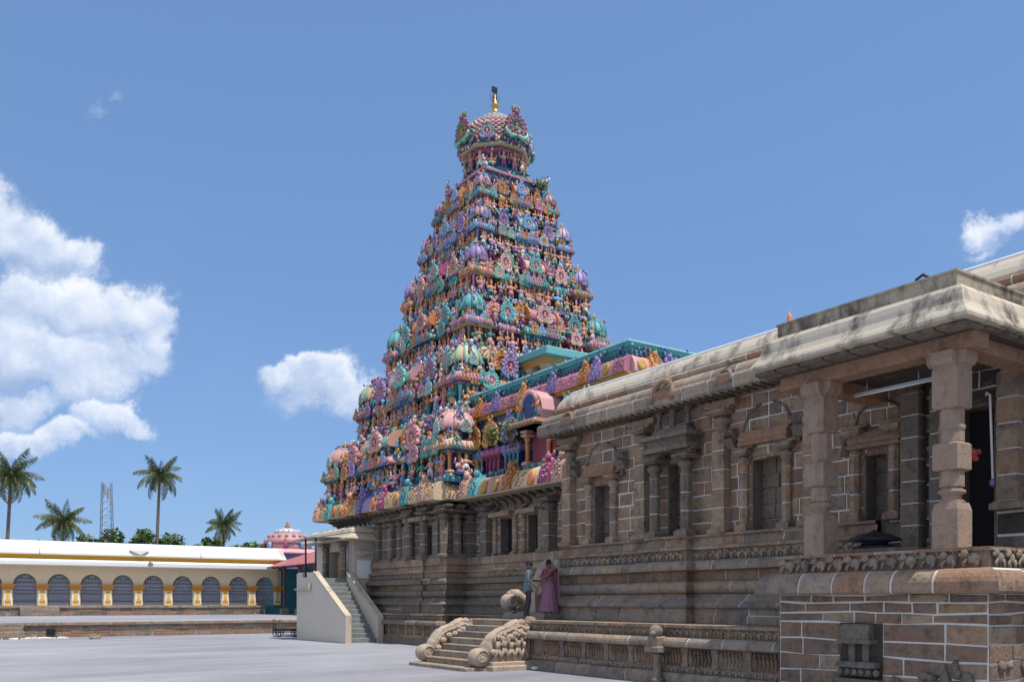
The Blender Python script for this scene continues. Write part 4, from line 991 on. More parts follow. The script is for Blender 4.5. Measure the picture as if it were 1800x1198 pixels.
# far balustrade: curled head
s = MB(); s.lathe([(0, -.26), (.16, -.25), (.25, -.15), (.28, 0), (.25, .15), (.16, .25), (0, .26)], 16, X=Matrix.Translation((16.25, 24.15, 1.86)) @ Matrix.Rotation(PI / 2, 4, 'X'))
s.tube([(16.25 + .2 * math.cos(a) * (1 - a / 14), 23.87, 1.86 + .2 * math.sin(a) * (1 - a / 14)) for a in [i * .7 for i in range(16)]], [.05 - .002 * i for i in range(16)], 5)
s.tube([(16.3, 24.15, 2.12), (16.55, 24.15, 2.1), (16.8, 24.15, 1.9), (16.9, 24.15, 1.5)], [.14, .18, .2, .2], 8); s.ell((16.2, 24.1, 2.12), (.08, .09, .08), 0, 7, 5)
wpart(us, 'balustrade', s, M['stone_pale'])
m = MB(); m.prism([(16.1, 1.34), (19, 1.34), (19, 2.4), (17.5, 2.0), (16.3, 1.6)], 23.95, 24.35); wpart(us, 'side_wall', m, M['stone_grey'])
# near balustrade: white lion
s = MB(); s.prism([(16.35, 1.5), (16.32, 2.2), (16.5, 2.28), (16.62, 2.5), (18.6, 3.4), (18.6, 1.5)], 22.12, 22.5); wpart(us, 'side_wall', s, M['stone_pale']).location += Vector((-.4, .15, 0))
s = MB(); s.tube([(16.62, 22.3, 2.25), (16.64, 22.3, 2.55), (16.78, 22.28, 2.85), (17.1, 22.28, 3.0), (17.5, 22.3, 2.95)], [.2, .22, .24, .26, .22], 10)
s.ell((17.22, 22.02, 3.0), (.26, .22, .22), 0, 9, 6); s.ell((17.35, 21.9, 2.86), (.14, .12, .1), 0, 8, 5); s.ell((17.2, 21.88, 3.06), (.05, .05, .05), 0, 6, 4); s.ell((17.1, 22.0, 3.2), (.08, .07, .08), 0, 6, 4)
s.tube([(16.6, 22.2, 2.3), (16.5, 22.1, 2.05)], [.1, .12], 6)
wpart(us, 'lion', s, M['stone_pale']).location += Vector((-.4, .12, 0))

# ------------------------------------------------------------------ beige staircase to the tower door
ws = thing('plastered_staircase', 'beige plastered staircase with high sloping side walls and grey granite steps', 'staircase', (17.2, 40, 0))
def wp(name, mb, mats, **k): return wpart(ws, name, mb, mats, **k)
def side(x0, x1): 
    m = MB(); X = Matrix(((0, 1, 0, 0), (1, 0, 0, 0), (0, 0, 1, 0), (0, 0, 0, 1)))
    poly = [(37.25, 0), (37.25, 1.15), (41.0, 3.22), (41.9, 3.3), (41.9, 3.05), (42.5, 3.05), (42.5, 3.3), (43.1, 3.3), (43.1, 0)] if x0 < 17 else [(37.4, 0), (37.4, 1.12), (40.9, 3.22), (40.9, 0)]
    m.prism([(p[0], p[1]) for p in poly], x0, x1, 0, X); return m
wp('side_wall', side(16.3, 16.52), M['stair_wall']); wp('side_wall', side(17.95, 18.15), M['stair_wall'])
for x0, ya, za, yb_, zb in ((16.27, 37.22, 1.15, 41.0, 3.23), (17.92, 37.37, 1.12, 40.9, 3.22)):
    m = MB(); X = Matrix(((0, 1, 0, 0), (1, 0, 0, 0), (0, 0, 1, 0), (0, 0, 0, 1)))
    m.prism([(ya, za), (yb_, zb), (yb_, zb + .1), (ya - .01, za + .1)], x0, x0 + .28, 0, X); m.box(x0, x0 + .28, ya - .03, ya + .0, 0, za + .1); wp('coping', m, M['plaster'])
n = 14
for i in range(n):
    m = MB(); y0 = 37.55 + i * .262; m.bbox(16.53, 17.94, y0, 41.4, max(0, 3.0 * i / n - .05), 3.0 * (i + 1) / n - .004, .02); wp('step', m, M['stair_grey'])
m = MB(); m.box(16.53, 18.3, 41.2, 43.1, 0, 2.99); wp('landing', m, M['stair_grey'])
m = MB(); m.box(16.12, 16.3, 41.2, 43.15, 2.44, 2.5); m.box(16.15, 16.3, 41.3, 41.9, 2.5, 2.75); wp('ledge', m, M['plaster'])
m = MB(); m.box(16.32, 16.5, 43.12, 43.3, 0, 3.25); wp('end_post', m, M['stair_wall'])
# canopy over the landing
cn = thing('sheet_canopy', 'thin flat metal sheet canopy on slim steel posts over the stair landing', 'canopy', (17, 43, 3))
m = MB(); m.add([(16.1, 40.9, 4.92), (18.3, 40.9, 5.0), (18.3, 43.4, 4.96), (16.1, 43.4, 4.88), (16.1, 40.9, 4.95), (18.3, 40.9, 5.03), (18.3, 43.4, 4.99), (16.1, 43.4, 4.91)], [(0, 3, 2, 1), (4, 5, 6, 7), (0, 1, 5, 4), (1, 2, 6, 5), (2, 3, 7, 6), (3, 0, 4, 7)])
wpart(cn, 'sheet', m, M['steel'])
for x, y in ((16.4, 42.3), (16.4, 41.0), (18.05, 41.0)): m = MB(); m.tube([(x, y, 3.0), (x, y, 4.92)], .045, 6); wpart(cn, 'post', m, M['steel'] if x > 17 else M['iron'])
# doorway shrine
dsn = thing('doorway_shrine', 'cream plastered doorway shrine with double rounded roof beside the tower base', 'shrine', (19, 43, 0))
def dp(name, mb, mats, **k): return wpart(dsn, name, mb, mats, **k)
m = MB(); m.box(18.25, 20.2, 40.75, 41.9, 2.2, 4.9); m.box(18.25, 20.2, 43.8, 45.6, 2.2, 4.9); m.box(18.25, 20.2, 41.8, 43.9, 4.4, 4.9); dp('wall', m, M['stucco'])
m = MB(); m.box(18.9, 20, 41.8, 43.9, 2.2, 4.5); dp('doorway', m, M['black'])
m = MB(); m.bbox(18.15, 20.1, 40.6, 46, 2.1, 2.95, .03); dp('base', m, M['plaster'])
dpth = [(20.3, 40.7), (18.2, 40.7), (18.2, 46.0)]
m = MB(); m.sweep(dpth, [(-.6, 4.86), (.5, 4.86), (.56, 4.92), (.52, 5.0), (.3, 5.08), (.22, 5.2), (-.6, 5.2)]); dp('eave', m, M['plaster'])
m = MB(); m.sweep(dpth, [(-.9, 5.18), (.12, 5.2), (.2, 5.26), (.14, 5.42), (-.1, 5.56), (-.9, 5.6)]); dp('roof', m, M['plaster'])
CD = col_meshes(1.95, .17, False, M['stone_grey'], .6)
for y in (41.75, 43.95): column(dsn, CD, 18.12, y, 2.95, name='door_column')
m = MB(); m.box(18.6, 18.62, 42.2, 43.5, 2.99, 4.2); dp('door_curtain', m, P['gold'])
for x in (18.7, 19.7): m = MB(); m.sq([(.1, 4.1), (.26, 4.25), (.3, 4.32), (.1, 4.38)], (x, 40.72, 0)); dp('wall_bracket', m, M['stucco'])
m = MB(); m.bbox(18.45, 19.5, 40.68, 40.74, 3.0, 3.9, .01); dp('white_patch', m, M['lime'])
# ------------------------------------------------------------------ temple tower
TC = (25.75, 39.6)
tower = thing('temple_tower', 'towering pyramidal temple tower crowded with brightly painted figures under a ribbed dome', 'tower', (25.75, 39.6, 0))
XB = 19.6
# --- stone base: tower (nearer the courtyard) and connecting wall
lowT = [(19.4, 24.6), (19.4, 32.5), (18.35, 32.5), (18.35, 46.4)]
upT = [(20.1, 24.0), (20.1, 33.1), (19.05, 33.1), (19.05, 35.0), (18.95, 35.0), (18.95, 37.6), (19.05, 37.6), (19.05, 40.6)]
base_set(tower, lowT, upT, 3.75, (M['stone_dark'], M['stone']), 71, 1.25)
NT = [(35.3, 36.2, 3.8, 5.3)]; NC = [(30.4, 31.3, 3.8, 5.35), (28.6, 29.3, 3.8, 5.35)]
cr = MB()
def wall_core(X, y0, y1, z1, holes):
    ys = sorted({y0, y1} | {v for h_ in holes for v in h_[:2]})
    for a, b_ in zip(ys[:-1], ys[1:]):
        hh = [h_ for h_ in holes if h_[0] <= a + .001 and h_[1] >= b_ - .001]
        if hh: cr.box(X + .003, X + .4, a, b_, 2.5, hh[0][2]); cr.box(X + .003, X + .4, a, b_, hh[0][3], z1)
        else: cr.box(X + .003, X + .4, a, b_, 2.5, z1)
wall_core(XB, 33.9, 46, 6.0, NT); wall_core(20.62, 24.4, 33.9, 6.0, NC)
cr.box(XB + .42, 33, 33.93, 46, 0, 6.0); cr.box(21.05, 33, 24.4, 34, 0, 6.0)
base_wall = wpart(tower, 'base_wall', cr, M['mortar'])
zst = [3.75, 4.04, 4.34, 4.66, 4.98, 5.3, 5.62, 5.95]
SD = [M['stone_dark'], M['stone'], M['stone_grey']]
ashlar(base_wall, fx(XB), 33.9, 41.0, zst, SD, NT, (.35, .75), .036, .15, 81)
ashlar(base_wall, lambda s, z, o: (s, 33.9 - o, z), XB, 20.62, zst, SD, (), (.4, .7), .034, .15, 82)
ashlar(base_wall, fx(20.62), 24.4, 33.9, zst, SD, NC, (.35, .75), .036, .15, 83)
def jamb(X, a, b_, z0, z1):
    for ya, yb_ in ((a - .02, a + .04), (b_ - .04, b_ + .02)): j = MB(); j.box(X - .005, X + .4, ya, yb_, z0, z1); wpart(tower, 'jamb_stone', j, M['stone_dark'])
    j = MB(); j.box(X - .005, X + .4, a - .02, b_ + .02, z1 - .05, z1 + .02); wpart(tower, 'lintel_stone', j, M['stone_dark'])
m = MB()
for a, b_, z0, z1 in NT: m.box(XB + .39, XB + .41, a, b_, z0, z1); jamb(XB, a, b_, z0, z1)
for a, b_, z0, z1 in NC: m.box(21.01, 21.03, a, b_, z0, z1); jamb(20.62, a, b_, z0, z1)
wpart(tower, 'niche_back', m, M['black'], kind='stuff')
CT = col_meshes(2.25, .24, True, M['stone_dark'], .7); CT2 = col_meshes(2.25, .19, False, M['stone_dark'], .7)
for y in (40.2, 38.8, 37.2, 34.3): column(tower, CT, XB - .18, y, 3.75)
for y in (36.45, 35.05): column(tower, CT2, XB - .55, y, 3.75); 
for y in (39.5, 38.0): column(tower, CT2, XB - .2, y, 3.75)
for y in (33.4, 32.0, 27.6, 25.3): column(tower, CT, 20.44, y, 3.75)
for y in (31.6, 30.1, 29.5, 28.3): column(tower, CS, 20.56, y, 3.75, name='niche_column')
for x in (19.1, 19.75): column(tower, CT2, x, 33.35, 3.75)
frt = wpart(tower, 'carved_frieze', MB().box(18.6, 20, 25, 46, 1.3, 1.33), M['stone_dark'])
for z, hh, dx in ((1.09, .2, .05), (2.88, .24, -.01)):
    P_ = lowT if z < 2 else upT
    for (a, b_) in zip(P_[:-1], P_[1:]):
        if abs(a[0] - b_[0]) < .01: frieze(frt, (a[0] - dx, a[1]), (b_[0] - dx, b_[1]), z, hh, .24, RX, BEAST, single=False)
        else: frieze(frt, (a[0], a[1] - dx), (b_[0], b_[1] - dx), z, hh, .24, 0, BEAST, single=False)
y = 33.0
while y < 42: put('small_pilaster', SPIL, tower, (18.38 - TC[0], y - TC[1], .423), RX); put('carved_panel', REL, tower, (18.38 - TC[0], y + .4 - TC[1], .44), RX, (.7, 1, 1.15)); y += .8
m = MB(); m.bbox(18.9, XB + .1, 34.7, 36.8, 5.45, 5.65, .03); m.bbox(20.2, 20.7, 30.1, 31.6, 5.35, 5.55, .03); m.bbox(20.2, 20.7, 28.3, 29.6, 5.35, 5.55, .03); wpart(tower, 'niche_lintel', m, M['stone_grey'])
tp_low = [(20.62, 22.0), (20.62, 33.9), (19.6, 33.9), (19.6, 46.2), (22, 46.2)]
course_of(tower, tp_low, [(.1, 5.95), (.1, 6.12)], M['stone_red'], seed=90, plen=1.6)
br = MB()
rr = random.Random(6)
y = 24.6
while y < 46: 
    X0 = 20.62 if y < 33.6 else 19.6
    if not 33.5 < y < 34.0: br.prism([(X0 + .02, 5.7), (X0 - .25, 5.95), (X0 - .6, 6.05), (X0 - .6, 6.14), (X0 + .02, 6.14)], y, y + .16)
    y += .55
wpart(tower, 'eave_bracket', br, M['stone_dark'], kind='stuff')

def tp(name, me, loc, rz=0., sc=(1, 1, 1), parent=None, **k):
    return put(name, me, parent or tower, (loc[0] - TC[0], loc[1] - TC[1], loc[2]), rz, sc, **k)
def tpm(name, mb, mats, **k): return wpart(tower, name, mb, mats, **k)
# --- library of painted pieces (each faces -Y, unit size)
def figure_mesh(skin, cloth, crown, pose):
    m = MB(); h = 0
    if pose == 'sit':
        m.ell((0, -.06, .1), (.3, .2, .11), 1, 8, 4); m.tube([(-.28, -.1, .12), (-.1, -.24, .1), (.1, -.2, .08)], [.08, .08, .06], 5, 1); m.tube([(.28, -.1, .12), (.12, -.22, .12), (.1, -.24, -.08)], [.08, .08, .06], 5, 0); h = -.32
    else:
        sx = .06 if pose == 'sway' else 0
        m.tube([(-.1 - sx, -.03, 0), (-.09 - sx, -.03, .2), (-.07, 0, .44)], [.05, .06, .09], 5, 0 if pose == 'sway' else 1); m.tube([(.12 + sx, -.03, 0), (.1 + sx, -.04, .22), (.07, 0, .44)], [.05, .06, .09], 5, 1)
        m.lathe([(.15, .26), (.17, .34), (.14, .46), (.11, .52)], 7, m=1)
    z = h
    m.lathe([(.11, .48 + z), (.15, .6 + z), (.18, .72 + z), (.1, .8 + z), (.05, .84 + z)], 7, m=0, sy=.7)
    for sd in (-1, 1):
        m.tube([(sd * .17, 0, .75 + z), (sd * .27, -.05, .6 + z), (sd * .2, -.17, .66 + z if pose != 'sway' or sd > 0 else .5 + z)], [.055, .045, .035], 5, 0)
        if pose in ('stand', 'sit'): m.tube([(sd * .17, .02, .75 + z), (sd * .31, .0, .76 + z), (sd * .29, -.04, .95 + z)], [.05, .04, .03], 5, 0)
    m.ell((0, -.03, .9 + z), (.075, .08, .095), 0, 7, 5)
    m.lathe([(.085, .94 + z), (.1, .97 + z), (.06, 1.06 + z), (.045, 1.1 + z), (.01, 1.2 + z)], 7, m=2)
    m.lathe([(.2, -.012), (.2, .012)], 10, m=2, X=Matrix.Translation((0, .06, .93 + z)) @ Matrix.Rotation(PI / 2, 4, 'X'), sm=False) if pose == 'halo' else None
    if h:
        for i, v in enumerate(m.v): m.v[i] = (v[0], v[1], v[2] * 1.1 + .1)
    return m.mesh('sculpted_figure', [P[skin], P[cloth], P[crown]])
FIG = [figure_mesh(*a) for a in (('skin', 'pink', 'gold', 'stand'), ('peach', 'white', 'gold', 'sway'), ('skin', 'teal', 'gold', 'sit'), ('peach', 'magenta', 'gold', 'stand'), ('skin', 'mint', 'orange', 'sway'),
                                  ('orange', 'teal', 'gold', 'stand'), ('rose', 'purple', 'gold', 'sit'), ('skin', 'blue', 'mint', 'sway'), ('rose', 'aqua', 'gold', 'stand'), ('skin', 'cream', 'pink', 'sit'), ('sky', 'gold', 'gold', 'stand'), ('green', 'peach', 'gold', 'sway'))]
RXM = Matrix.Rotation(PI / 2, 4, 'X')
def medal_mesh(rim, pet, dots, mid, name='medallion'):
    m = MB()
    m.lathe([(.5, 0), (.5, .1), (.44, .17), (.39, .15)], 18, m=0, X=RXM, cap=False); m.lathe([(.39, .15), (.33, .12), (.26, .15)], 18, m=1, X=RXM, cap=False); m.lathe([(.26, .15), (.18, .1), (0, .08)], 18, m=3, X=RXM, cap=False)
    for i in range(15):
        a = -PI / 2 + .45 + (2 * PI - .9) * i / 14
        m.ell((.47 * math.cos(a), -.12, .47 * math.sin(a)), (.085, .07, .085), 1, 6, 4)
    for i in range(11):
        a = 2 * PI * i / 11; m.ell((.31 * math.cos(a), -.15, .31 * math.sin(a)), (.06, .06, .06), 2, 5, 3)
    m.ell((0, -.13, .03), (.07, .08, .08), 2, 6, 4); m.ell((0, -.12, -.09), (.12, .08, .08), 4, 6, 4)
    m.ell((0, -.12, .56), (.13, .13, .12), 1, 7, 5)
    for sd in (-1, 1):
        m.tube([(sd * .1, -.1, .6), (sd * .17, -.12, .72), (sd * .1, -.12, .8)], [.05, .04, .02], 5, 2)
        m.tube([(sd * .15, -.1, -.5), (sd * .4, -.14, -.46), (sd * .56, -.12, -.3), (sd * .5, -.12, -.18)], [.07, .1, .08, .04], 6, 0)
    return m.mesh(name, [P[rim], P[pet], P[dots], P[mid], P['skin']])
MEDC = dict(blue=('blue', 'sky', 'white', 'blue'), teal=('teal', 'aqua', 'mint', 'magenta'), pink=('rose', 'pink', 'cream', 'magenta'), magenta=('magenta', 'pink', 'white', 'maroon'), purple=('purple', 'lilac', 'rose', 'magenta'),
            green=('green', 'mint', 'cream', 'pink'), gold=('gold', 'orange', 'gold', 'red'), mint=('mint', 'aqua', 'white', 'pink'), peach=('peach', 'rose', 'cream', 'magenta'), sky=('sky', 'white', 'orange', 'orange'), lilac=('lilac', 'purple', 'lilac', 'magenta'))
MED = {k: medal_mesh(*v) for k, v in MEDC.items()}
def pilm(c, c2):
    m = MB(); m.sq([(.2, 0), (.2, .06), (.15, .1)], m=1); m.lathe([(.1, .1), (.1, .55), (.13, .58), (.09, .62), (.09, .66), (.15, .72), (.16, .76), (.1, .8)], 7, m=0); m.sq([(.13, .8), (.22, .84), (.22, .88), (.14, .9), (.2, 1.0)], m=1)
    return m.mesh('pilaster', [P[c], P[c2]])
PILC = {}
def PIL(c, c2):
    if (c, c2) not in PILC: PILC[(c, c2)] = pilm(c, c2)
    return PILC[(c, c2)]
def eave_mesh(c, c2, n=5, oblong=1.):
    n = n + 4
    m = MB(); s = 1.
    m.sq([(.44, -.06), (.5, -.03), (.5, .02)], m=1, sx=oblong + 0 * s)
    m.sq([(.48, .02), (.55, -.02), (.58, .03), (.58, .08), (.55, .15), (.5, .22), (.44, .25), (.42, .25)], m=0, sx=(oblong * .5 + .12) / .62 if oblong > 1 else 1)
    hx = .55 * ((oblong * .5 + .12) / .62 if oblong > 1 else 1)
    for k in range(n):
        t = -1 + 2 * (k + .5) / n
        for X in (Matrix.Identity(4), Matrix.Rotation(-PI / 2, 4, 'Z')):
            hl, hd = (hx, .55) if X == Matrix.Identity(4) else (.55, hx)
            m.ell((t * hl * 1.0, -hd * .98, .1), (.5 * hl / n * 1.5, .09, .12), 0 if k % 2 else 2, 6, 4, X); m.ell((t * hl, -hd * 1.1, .07), (.035, .04, .06), 2, 5, 3, X); m.box(t * hl * .84 - .035, t * hl * .84 + .02, -hd * .92, -hd * .8, -.1, .0, 1, X)
    return m.mesh('eave', [P[c], P[c2], P[dict(cream='peach', pink='rose', aqua='teal', lilac='purple', rose='pink', peach='orange', sky='blue', mint='green', magenta='pink').get(c, 'gold')]])
def dome_mesh(c, c2, ribs=12):
    m = MB(); prof = [(.40, 0), (.5, .02), (.52, .1), (.50, .2), (.43, .33), (.30, .44), (.13, .51), (.1, .53)]
    m.lathe(prof, 20, m=0)
    for i in range(ribs):
        a = 2 * PI * i / ribs
        m.tube([((r + .005) * math.cos(a), (r + .005) * math.sin(a), z) for r, z in prof[1:7]], [.035, .04, .04, .035, .03, .02], 4, 1)
    for i in range(10): a = 2 * PI * i / 10; m.ell((.2 * math.cos(a), .2 * math.sin(a), .5), (.06, .06, .035), 2, 5, 3)
    return m.mesh('dome', [P[c], P[c2], P['white']])
def fin_mesh(name='finial'):
    m = MB(); m.lathe([(.12, 0), (.15, .05), (.07, .1), (.13, .17), (.14, .22), (.06, .3), (.09, .36), (.03, .42), (.01, .56)], 8); return m.mesh(name, [M['gold']])
FIN = fin_mesh()
BOXC = {}
def body_mesh(wall, base, neck):
    m = MB(); m.sq([(.5, 0), (.5, .07), (.45, .09), (.47, .13), (.42, .17)], m=1); m.sq([(.34, .15), (.34, .86)], m=0); m.sq([(.40, 1.0), (.40, 1.05), (.30, 1.07), (.30, 1.34), (.42, 1.36), (.42, 1.4)], m=2)
    return m.mesh('shrine_body', [P[wall], P[base], P[neck]])
MK = ['blue', 'teal', 'peach', 'magenta', 'green', 'gold', 'pink', 'mint']
def corner_shrine(x, y, z, w, h, cols, rz=0., vis=True):
    """cols: wall, base, neck, pilaster, pilaster cap, eave, eave under, dome, dome rib, medallion"""
    k = h / 2.05
    t = tp('corner_shrine', body_mesh(cols[0], cols[1], cols[2]), (x, y, z), rz, (w, w, k))
    S = (1, 1, 1)
    put('eave', eave_mesh(cols[5], cols[6]), t, (0, 0, .82), 0, (1, 1, 1.05))
    put('dome', dome_mesh(cols[7], cols[8]), t, (0, 0, 1.36), 0, (1.0, 1.0, 1.18)); put('finial', FIN, t, (0, 0, 1.95), 0, (.75, .75, .6))
    for fr_ in ((0, 1) if vis else (0,)):
        r = -PI / 2 * fr_
        for u in ((-.38, -.13, .13, .38) if vis else (-.38, .38)):
            X = Matrix.Rotation(r, 4, 'Z') @ Vector((u, -.39, .16)); put('pilaster', PIL(cols[3], cols[4]), t, X, r, (.42, .42, .68))
        X = Matrix.Rotation(r, 4, 'Z') @ Vector((0, -.50, 1.44)); put('medallion', MED[cols[9]], t, X, r, (.27, .35, .30))
        if vis:
            for u in (-.3, .3):
                X = Matrix.Rotation(r, 4, 'Z') @ Vector((u, -.55, .96)); put('medallion', MED[MK[int(abs(u * 7 + x * 3 + r * 5)) % len(MK)]], t, X, r, (.24, .3, .3))
            for u in (-.33, .33):
                X = Matrix.Rotation(r, 4, 'Z') @ Vector((u, -.40, 1.04)); put('sculpted_figure', rnd.choice(FIG), t, X, r, (.33, .33, .34))
            X = Matrix.Rotation(r, 4, 'Z') @ Vector((0, -.5, .16)); put('sculpted_figure', rnd.choice(FIG), t, X, r, (.5, .5, .48))
    return t
def vault_mesh(L, c, c2, c3):
    m = MB(); pts = [(-.42, 0), (-.5, .06), (-.5, .18), (-.4, .34), (-.22, .46), (0, .52), (.22, .46), (.4, .34), (.5, .18), (.5, .06), (.42, 0)]
    X = Matrix.Rotation(PI / 2, 4, 'Z'); m.prism(pts, -L / 2, L / 2, 0, X)
    for sd in (-1, 1):
        m.prism([(p[0] * 1.12, p[1] * 1.15) for p in pts], sd * L / 2 - .05, sd * L / 2 + .05, 1, X); m.prism([(p[0] * .6, p[1] * .6 + .08) for p in pts], sd * (L / 2 + .055) - .01, sd * (L / 2 + .055) + .01, 2, X)
    n = 3
    for i in range(n): m.lathe([(.07, .5), (.09, .55), (.04, .6), (.06, .65), (.01, .75)], 6, ((i - 1) * L * .33, 0, 0), 3)
    return m.mesh('vault', [P[c], P[c2], P[c3], M['gold']])
def hall_shrine(x, y, z, w, h, L, cols, rz, name='oblong_shrine'):
    """oblong shrine with barrel vault along the face; L is the length in units of w"""
    k = h / 2.05; wall, base, neck, pc, pcap, ev, evu, vt, vend, med = cols
    m = MB(); m.sq([(.5, 0), (.5, .07), (.45, .09), (.47, .13), (.42, .17)], m=1, sx=L); m.sq([(.34, .15), (.34, .86)], m=0, sx=L); m.sq([(.38, 1.0), (.38, 1.05), (.28, 1.07), (.28, 1.34), (.4, 1.36), (.4, 1.4)], m=2, sx=L)
    t = tp(name, m.mesh('shrine_body', [P[wall], P[base], P[neck]]), (x, y, z), rz, (w, w, k))
    put('eave', eave_mesh(ev, evu, 7, L), t, (0, 0, .82), 0, (1, 1, 1.05)); put('vault', vault_mesh(L * .86, vt, vend, 'navy'), t, (0, 0, 1.38))
    n = max(2, round(L * 3))
    for i in range(n + 1): put('pilaster', PIL(pc, pcap), t, (-L * .42 + L * .84 * i / n, -.39, .16), 0, (.42, .42, .68))
    for i in range(n): put('sculpted_figure', rnd.choice(FIG), t, (-L * .42 + L * .84 * (i + .5) / n, -.42, .16), 0, (.42, .42, .46))
    put('medallion', MED[med], t, (0, -.46, 1.62), 0, (.62, .7, .62))
    for q in range(4): put('medallion', MED[MK[(q * 3 + int(z)) % len(MK)]], t, (-L * .42 + L * .84 * (q + .5) / 4, -.55, .98), 0, (.3, .35, .34))
    for sd in (-1, 1):
        for q in (.22, .38): put('sculpted_figure', rnd.choice(FIG), t, (sd * L * q, -.44, 1.04), 0, (.36, .36, .4))
    return t
def niche_shrine(x, y, z, w, h, cols, med, rz):
    wall, base, pc, pcap, ev, evu = cols
    m = MB(); m.sq([(.42, 0), (.42, .1), (.36, .16)], m=1); m.sq([(.3, .15), (.3, .95)], m=0); m.sq([(.26, 1.0), (.24, 1.5), (.1, 1.7)], m=0)
    t = tp('niche_shrine', m.mesh('shrine_body', [P[wall], P[base]]), (x, y, z), rz, (w, w, h / 2.0))
    put('eave', eave_mesh(ev, evu, 4), t, (0, 0, .82), 0, (.86, .8, 1.0))
    for u in (-.3, .3): put('pilaster', PIL(pc, pcap), t, (u, -.36, .16), 0, (.42, .42, .68))
    put('sculpted_figure', rnd.choice(FIG), t, (0, -.42, .16), 0, (.52, .52, .56)); put('medallion', MED[med], t, (0, -.3, 1.5), 0, (.8, 1, .68))
    return t
# --- painted eave band: coloured panels with crest figures
def panel_mesh(kind, c, c2, c3):
    m = MB(); pr = [(.0, 0), (.36, 0), (.4, .05), (.4, .2), (.36, .42), (.27, .62), (.12, .76), (.0, .8)]
    X = Matrix.Rotation(-PI / 2, 4, 'Z')
    for i in range(len(pr) - 1):
        a, b_ = pr[i], pr[i + 1]; m.add([(-.49, -a[0], a[1]), (.49, -a[0], a[1]), (.49, -b_[0], b_[1]), (-.49, -b_[0], b_[1])], [(0, 1, 2, 3)], 1 if i < 2 else 0)
    m.add([(-.49, -p[0], p[1]) for p in pr], [tuple(range(len(pr)))], 0); m.add([(.49, -p[0], p[1]) for p in pr], [tuple(range(len(pr) - 1, -1, -1))], 0)
    if kind == 'relief':
        rr = random.Random(len(c) * 7 + len(c2))
        for i in range(26):
            z = rr.uniform(.1, .68); x = rr.uniform(-.4, .4); m.ell((x, -.41 + .34 * max(0, z - .2) ** 1.5, z), (rr.uniform(.035, .075), .05, rr.uniform(.03, .06)), rr.choice((2, 2, 0)), 5, 3)
    elif kind == 'crest':
        q = [(.02, 0), (.41, 0), (.46, .05), (.46, .2), (.42, .44), (.34, .66), (.22, .84), (.02, .92)]
        m.prism([(-p[0], p[1]) for p in q], -.36, .36, 0, Matrix(((0, 1, 0, 0), (1, 0, 0, 0), (0, 0, 1, 0), (0, 0, 0, 1))))
        rr = random.Random(len(c) * 5 + len(c3))
        for i in range(34):
            z = rr.uniform(.04, .8); x = rr.uniform(-.33, .33); y = -.47 + .34 * max(0, z - .2) ** 1.5; m.ell((x, y, z), (rr.uniform(.03, .075), .05, rr.uniform(.03, .07)), rr.choice((2, 2, 0, 1)), 5, 3)
        m.ell((0, -.2, .98), (.17, .15, .16), 0, 7, 5); m.ell((-.08, -.26, 1.02), .045, 2, 5, 3); m.ell((.08, -.26, 1.02), .045, 2, 5, 3); m.ell((0, -.27, .92), (.09, .07, .05), 2, 6, 3)
        for sd in (-1, 1): m.tube([(sd * .12, -.12, 1.05), (sd * .22, -.12, 1.12), (sd * .2, -.12, 1.24)], [.06, .05, .02], 5, 2); m.ell((sd * .2, -.18, .86), (.1, .08, .12), 2, 5, 4)
    elif kind == 'medal':
        m.lathe([(.3, 0), (.3, .06), (.2, .1), (.001, .06)], 12, m=2, X=Matrix.Translation((0, -.36, .34)) @ Matrix.Rotation(R(78), 4, 'X'))
        for i in range(8): a = 2 * PI * i / 8; m.ell((.2 * math.cos(a), -.40 + .04 * math.sin(a), .34 + .2 * math.sin(a)), (.06, .05, .06), 1, 5, 3)
    return m.mesh('eave_panel', [P[c], P[c2], P[c3]])
PANELS = {n_: panel_mesh(*a) for n_, a in dict(cream=('relief', 'cream', 'tan', 'gold'), creamp=('medal', 'cream', 'tan', 'orange'), plain=('medal', 'rose', 'tan', 'gold'), pink=('relief', 'pink', 'orange', 'rose'), lilacp=('plain', 'lilac', 'orange', 'lilac'),
    cmag=('crest', 'magenta', 'tan', 'pink'), cteal=('crest', 'aqua', 'tan', 'teal'), cpur=('crest', 'purple', 'tan', 'lilac'), corg=('crest', 'orange', 'tan', 'gold'), cpeach=('crest', 'peach', 'tan', 'rose'), sky=('relief', 'sky', 'tan', 'white'), mint=('medal', 'mint', 'tan', 'aqua'), aquap=('relief', 'aqua', 'teal', 'white')).items()}
def band(p0, p1, z, h, seq, rz, wid=.8, depth=1., start=0):
    A, B = Vector((*p0, z)), Vector((*p1, z)); L = (B - A).length; n = max(1, round(L / wid))
    for i in range(n):
        p = A.lerp(B, (i + .5) / n); nm = seq[(i + start) % len(seq)]
        tp('eave_panel', PANELS[nm], p, rz, (L / n, depth, h / .8 * (1. if nm[0] != 'c' or nm in ('cream', 'creamp') else 1.0)))
SEQ0 = ['cream', 'cteal', 'creamp', 'plain', 'corg', 'cream', 'cpur', 'lilacp', 'creamp', 'cmag', 'cream', 'plain', 'cteal', 'cream', 'cpeach']
def ring(prof, a, m_=0, mats=None, name='tier_base', b_=None):
    p = [(TC[0] - a, TC[1] - a), (TC[0] - a, TC[1] + a), (TC[0] + a, TC[1] + a), (TC[0] + a, TC[1] - a)]
    mb = MB(); mb.sweep(p, prof, 0, True); return tpm(name, mb, mats)
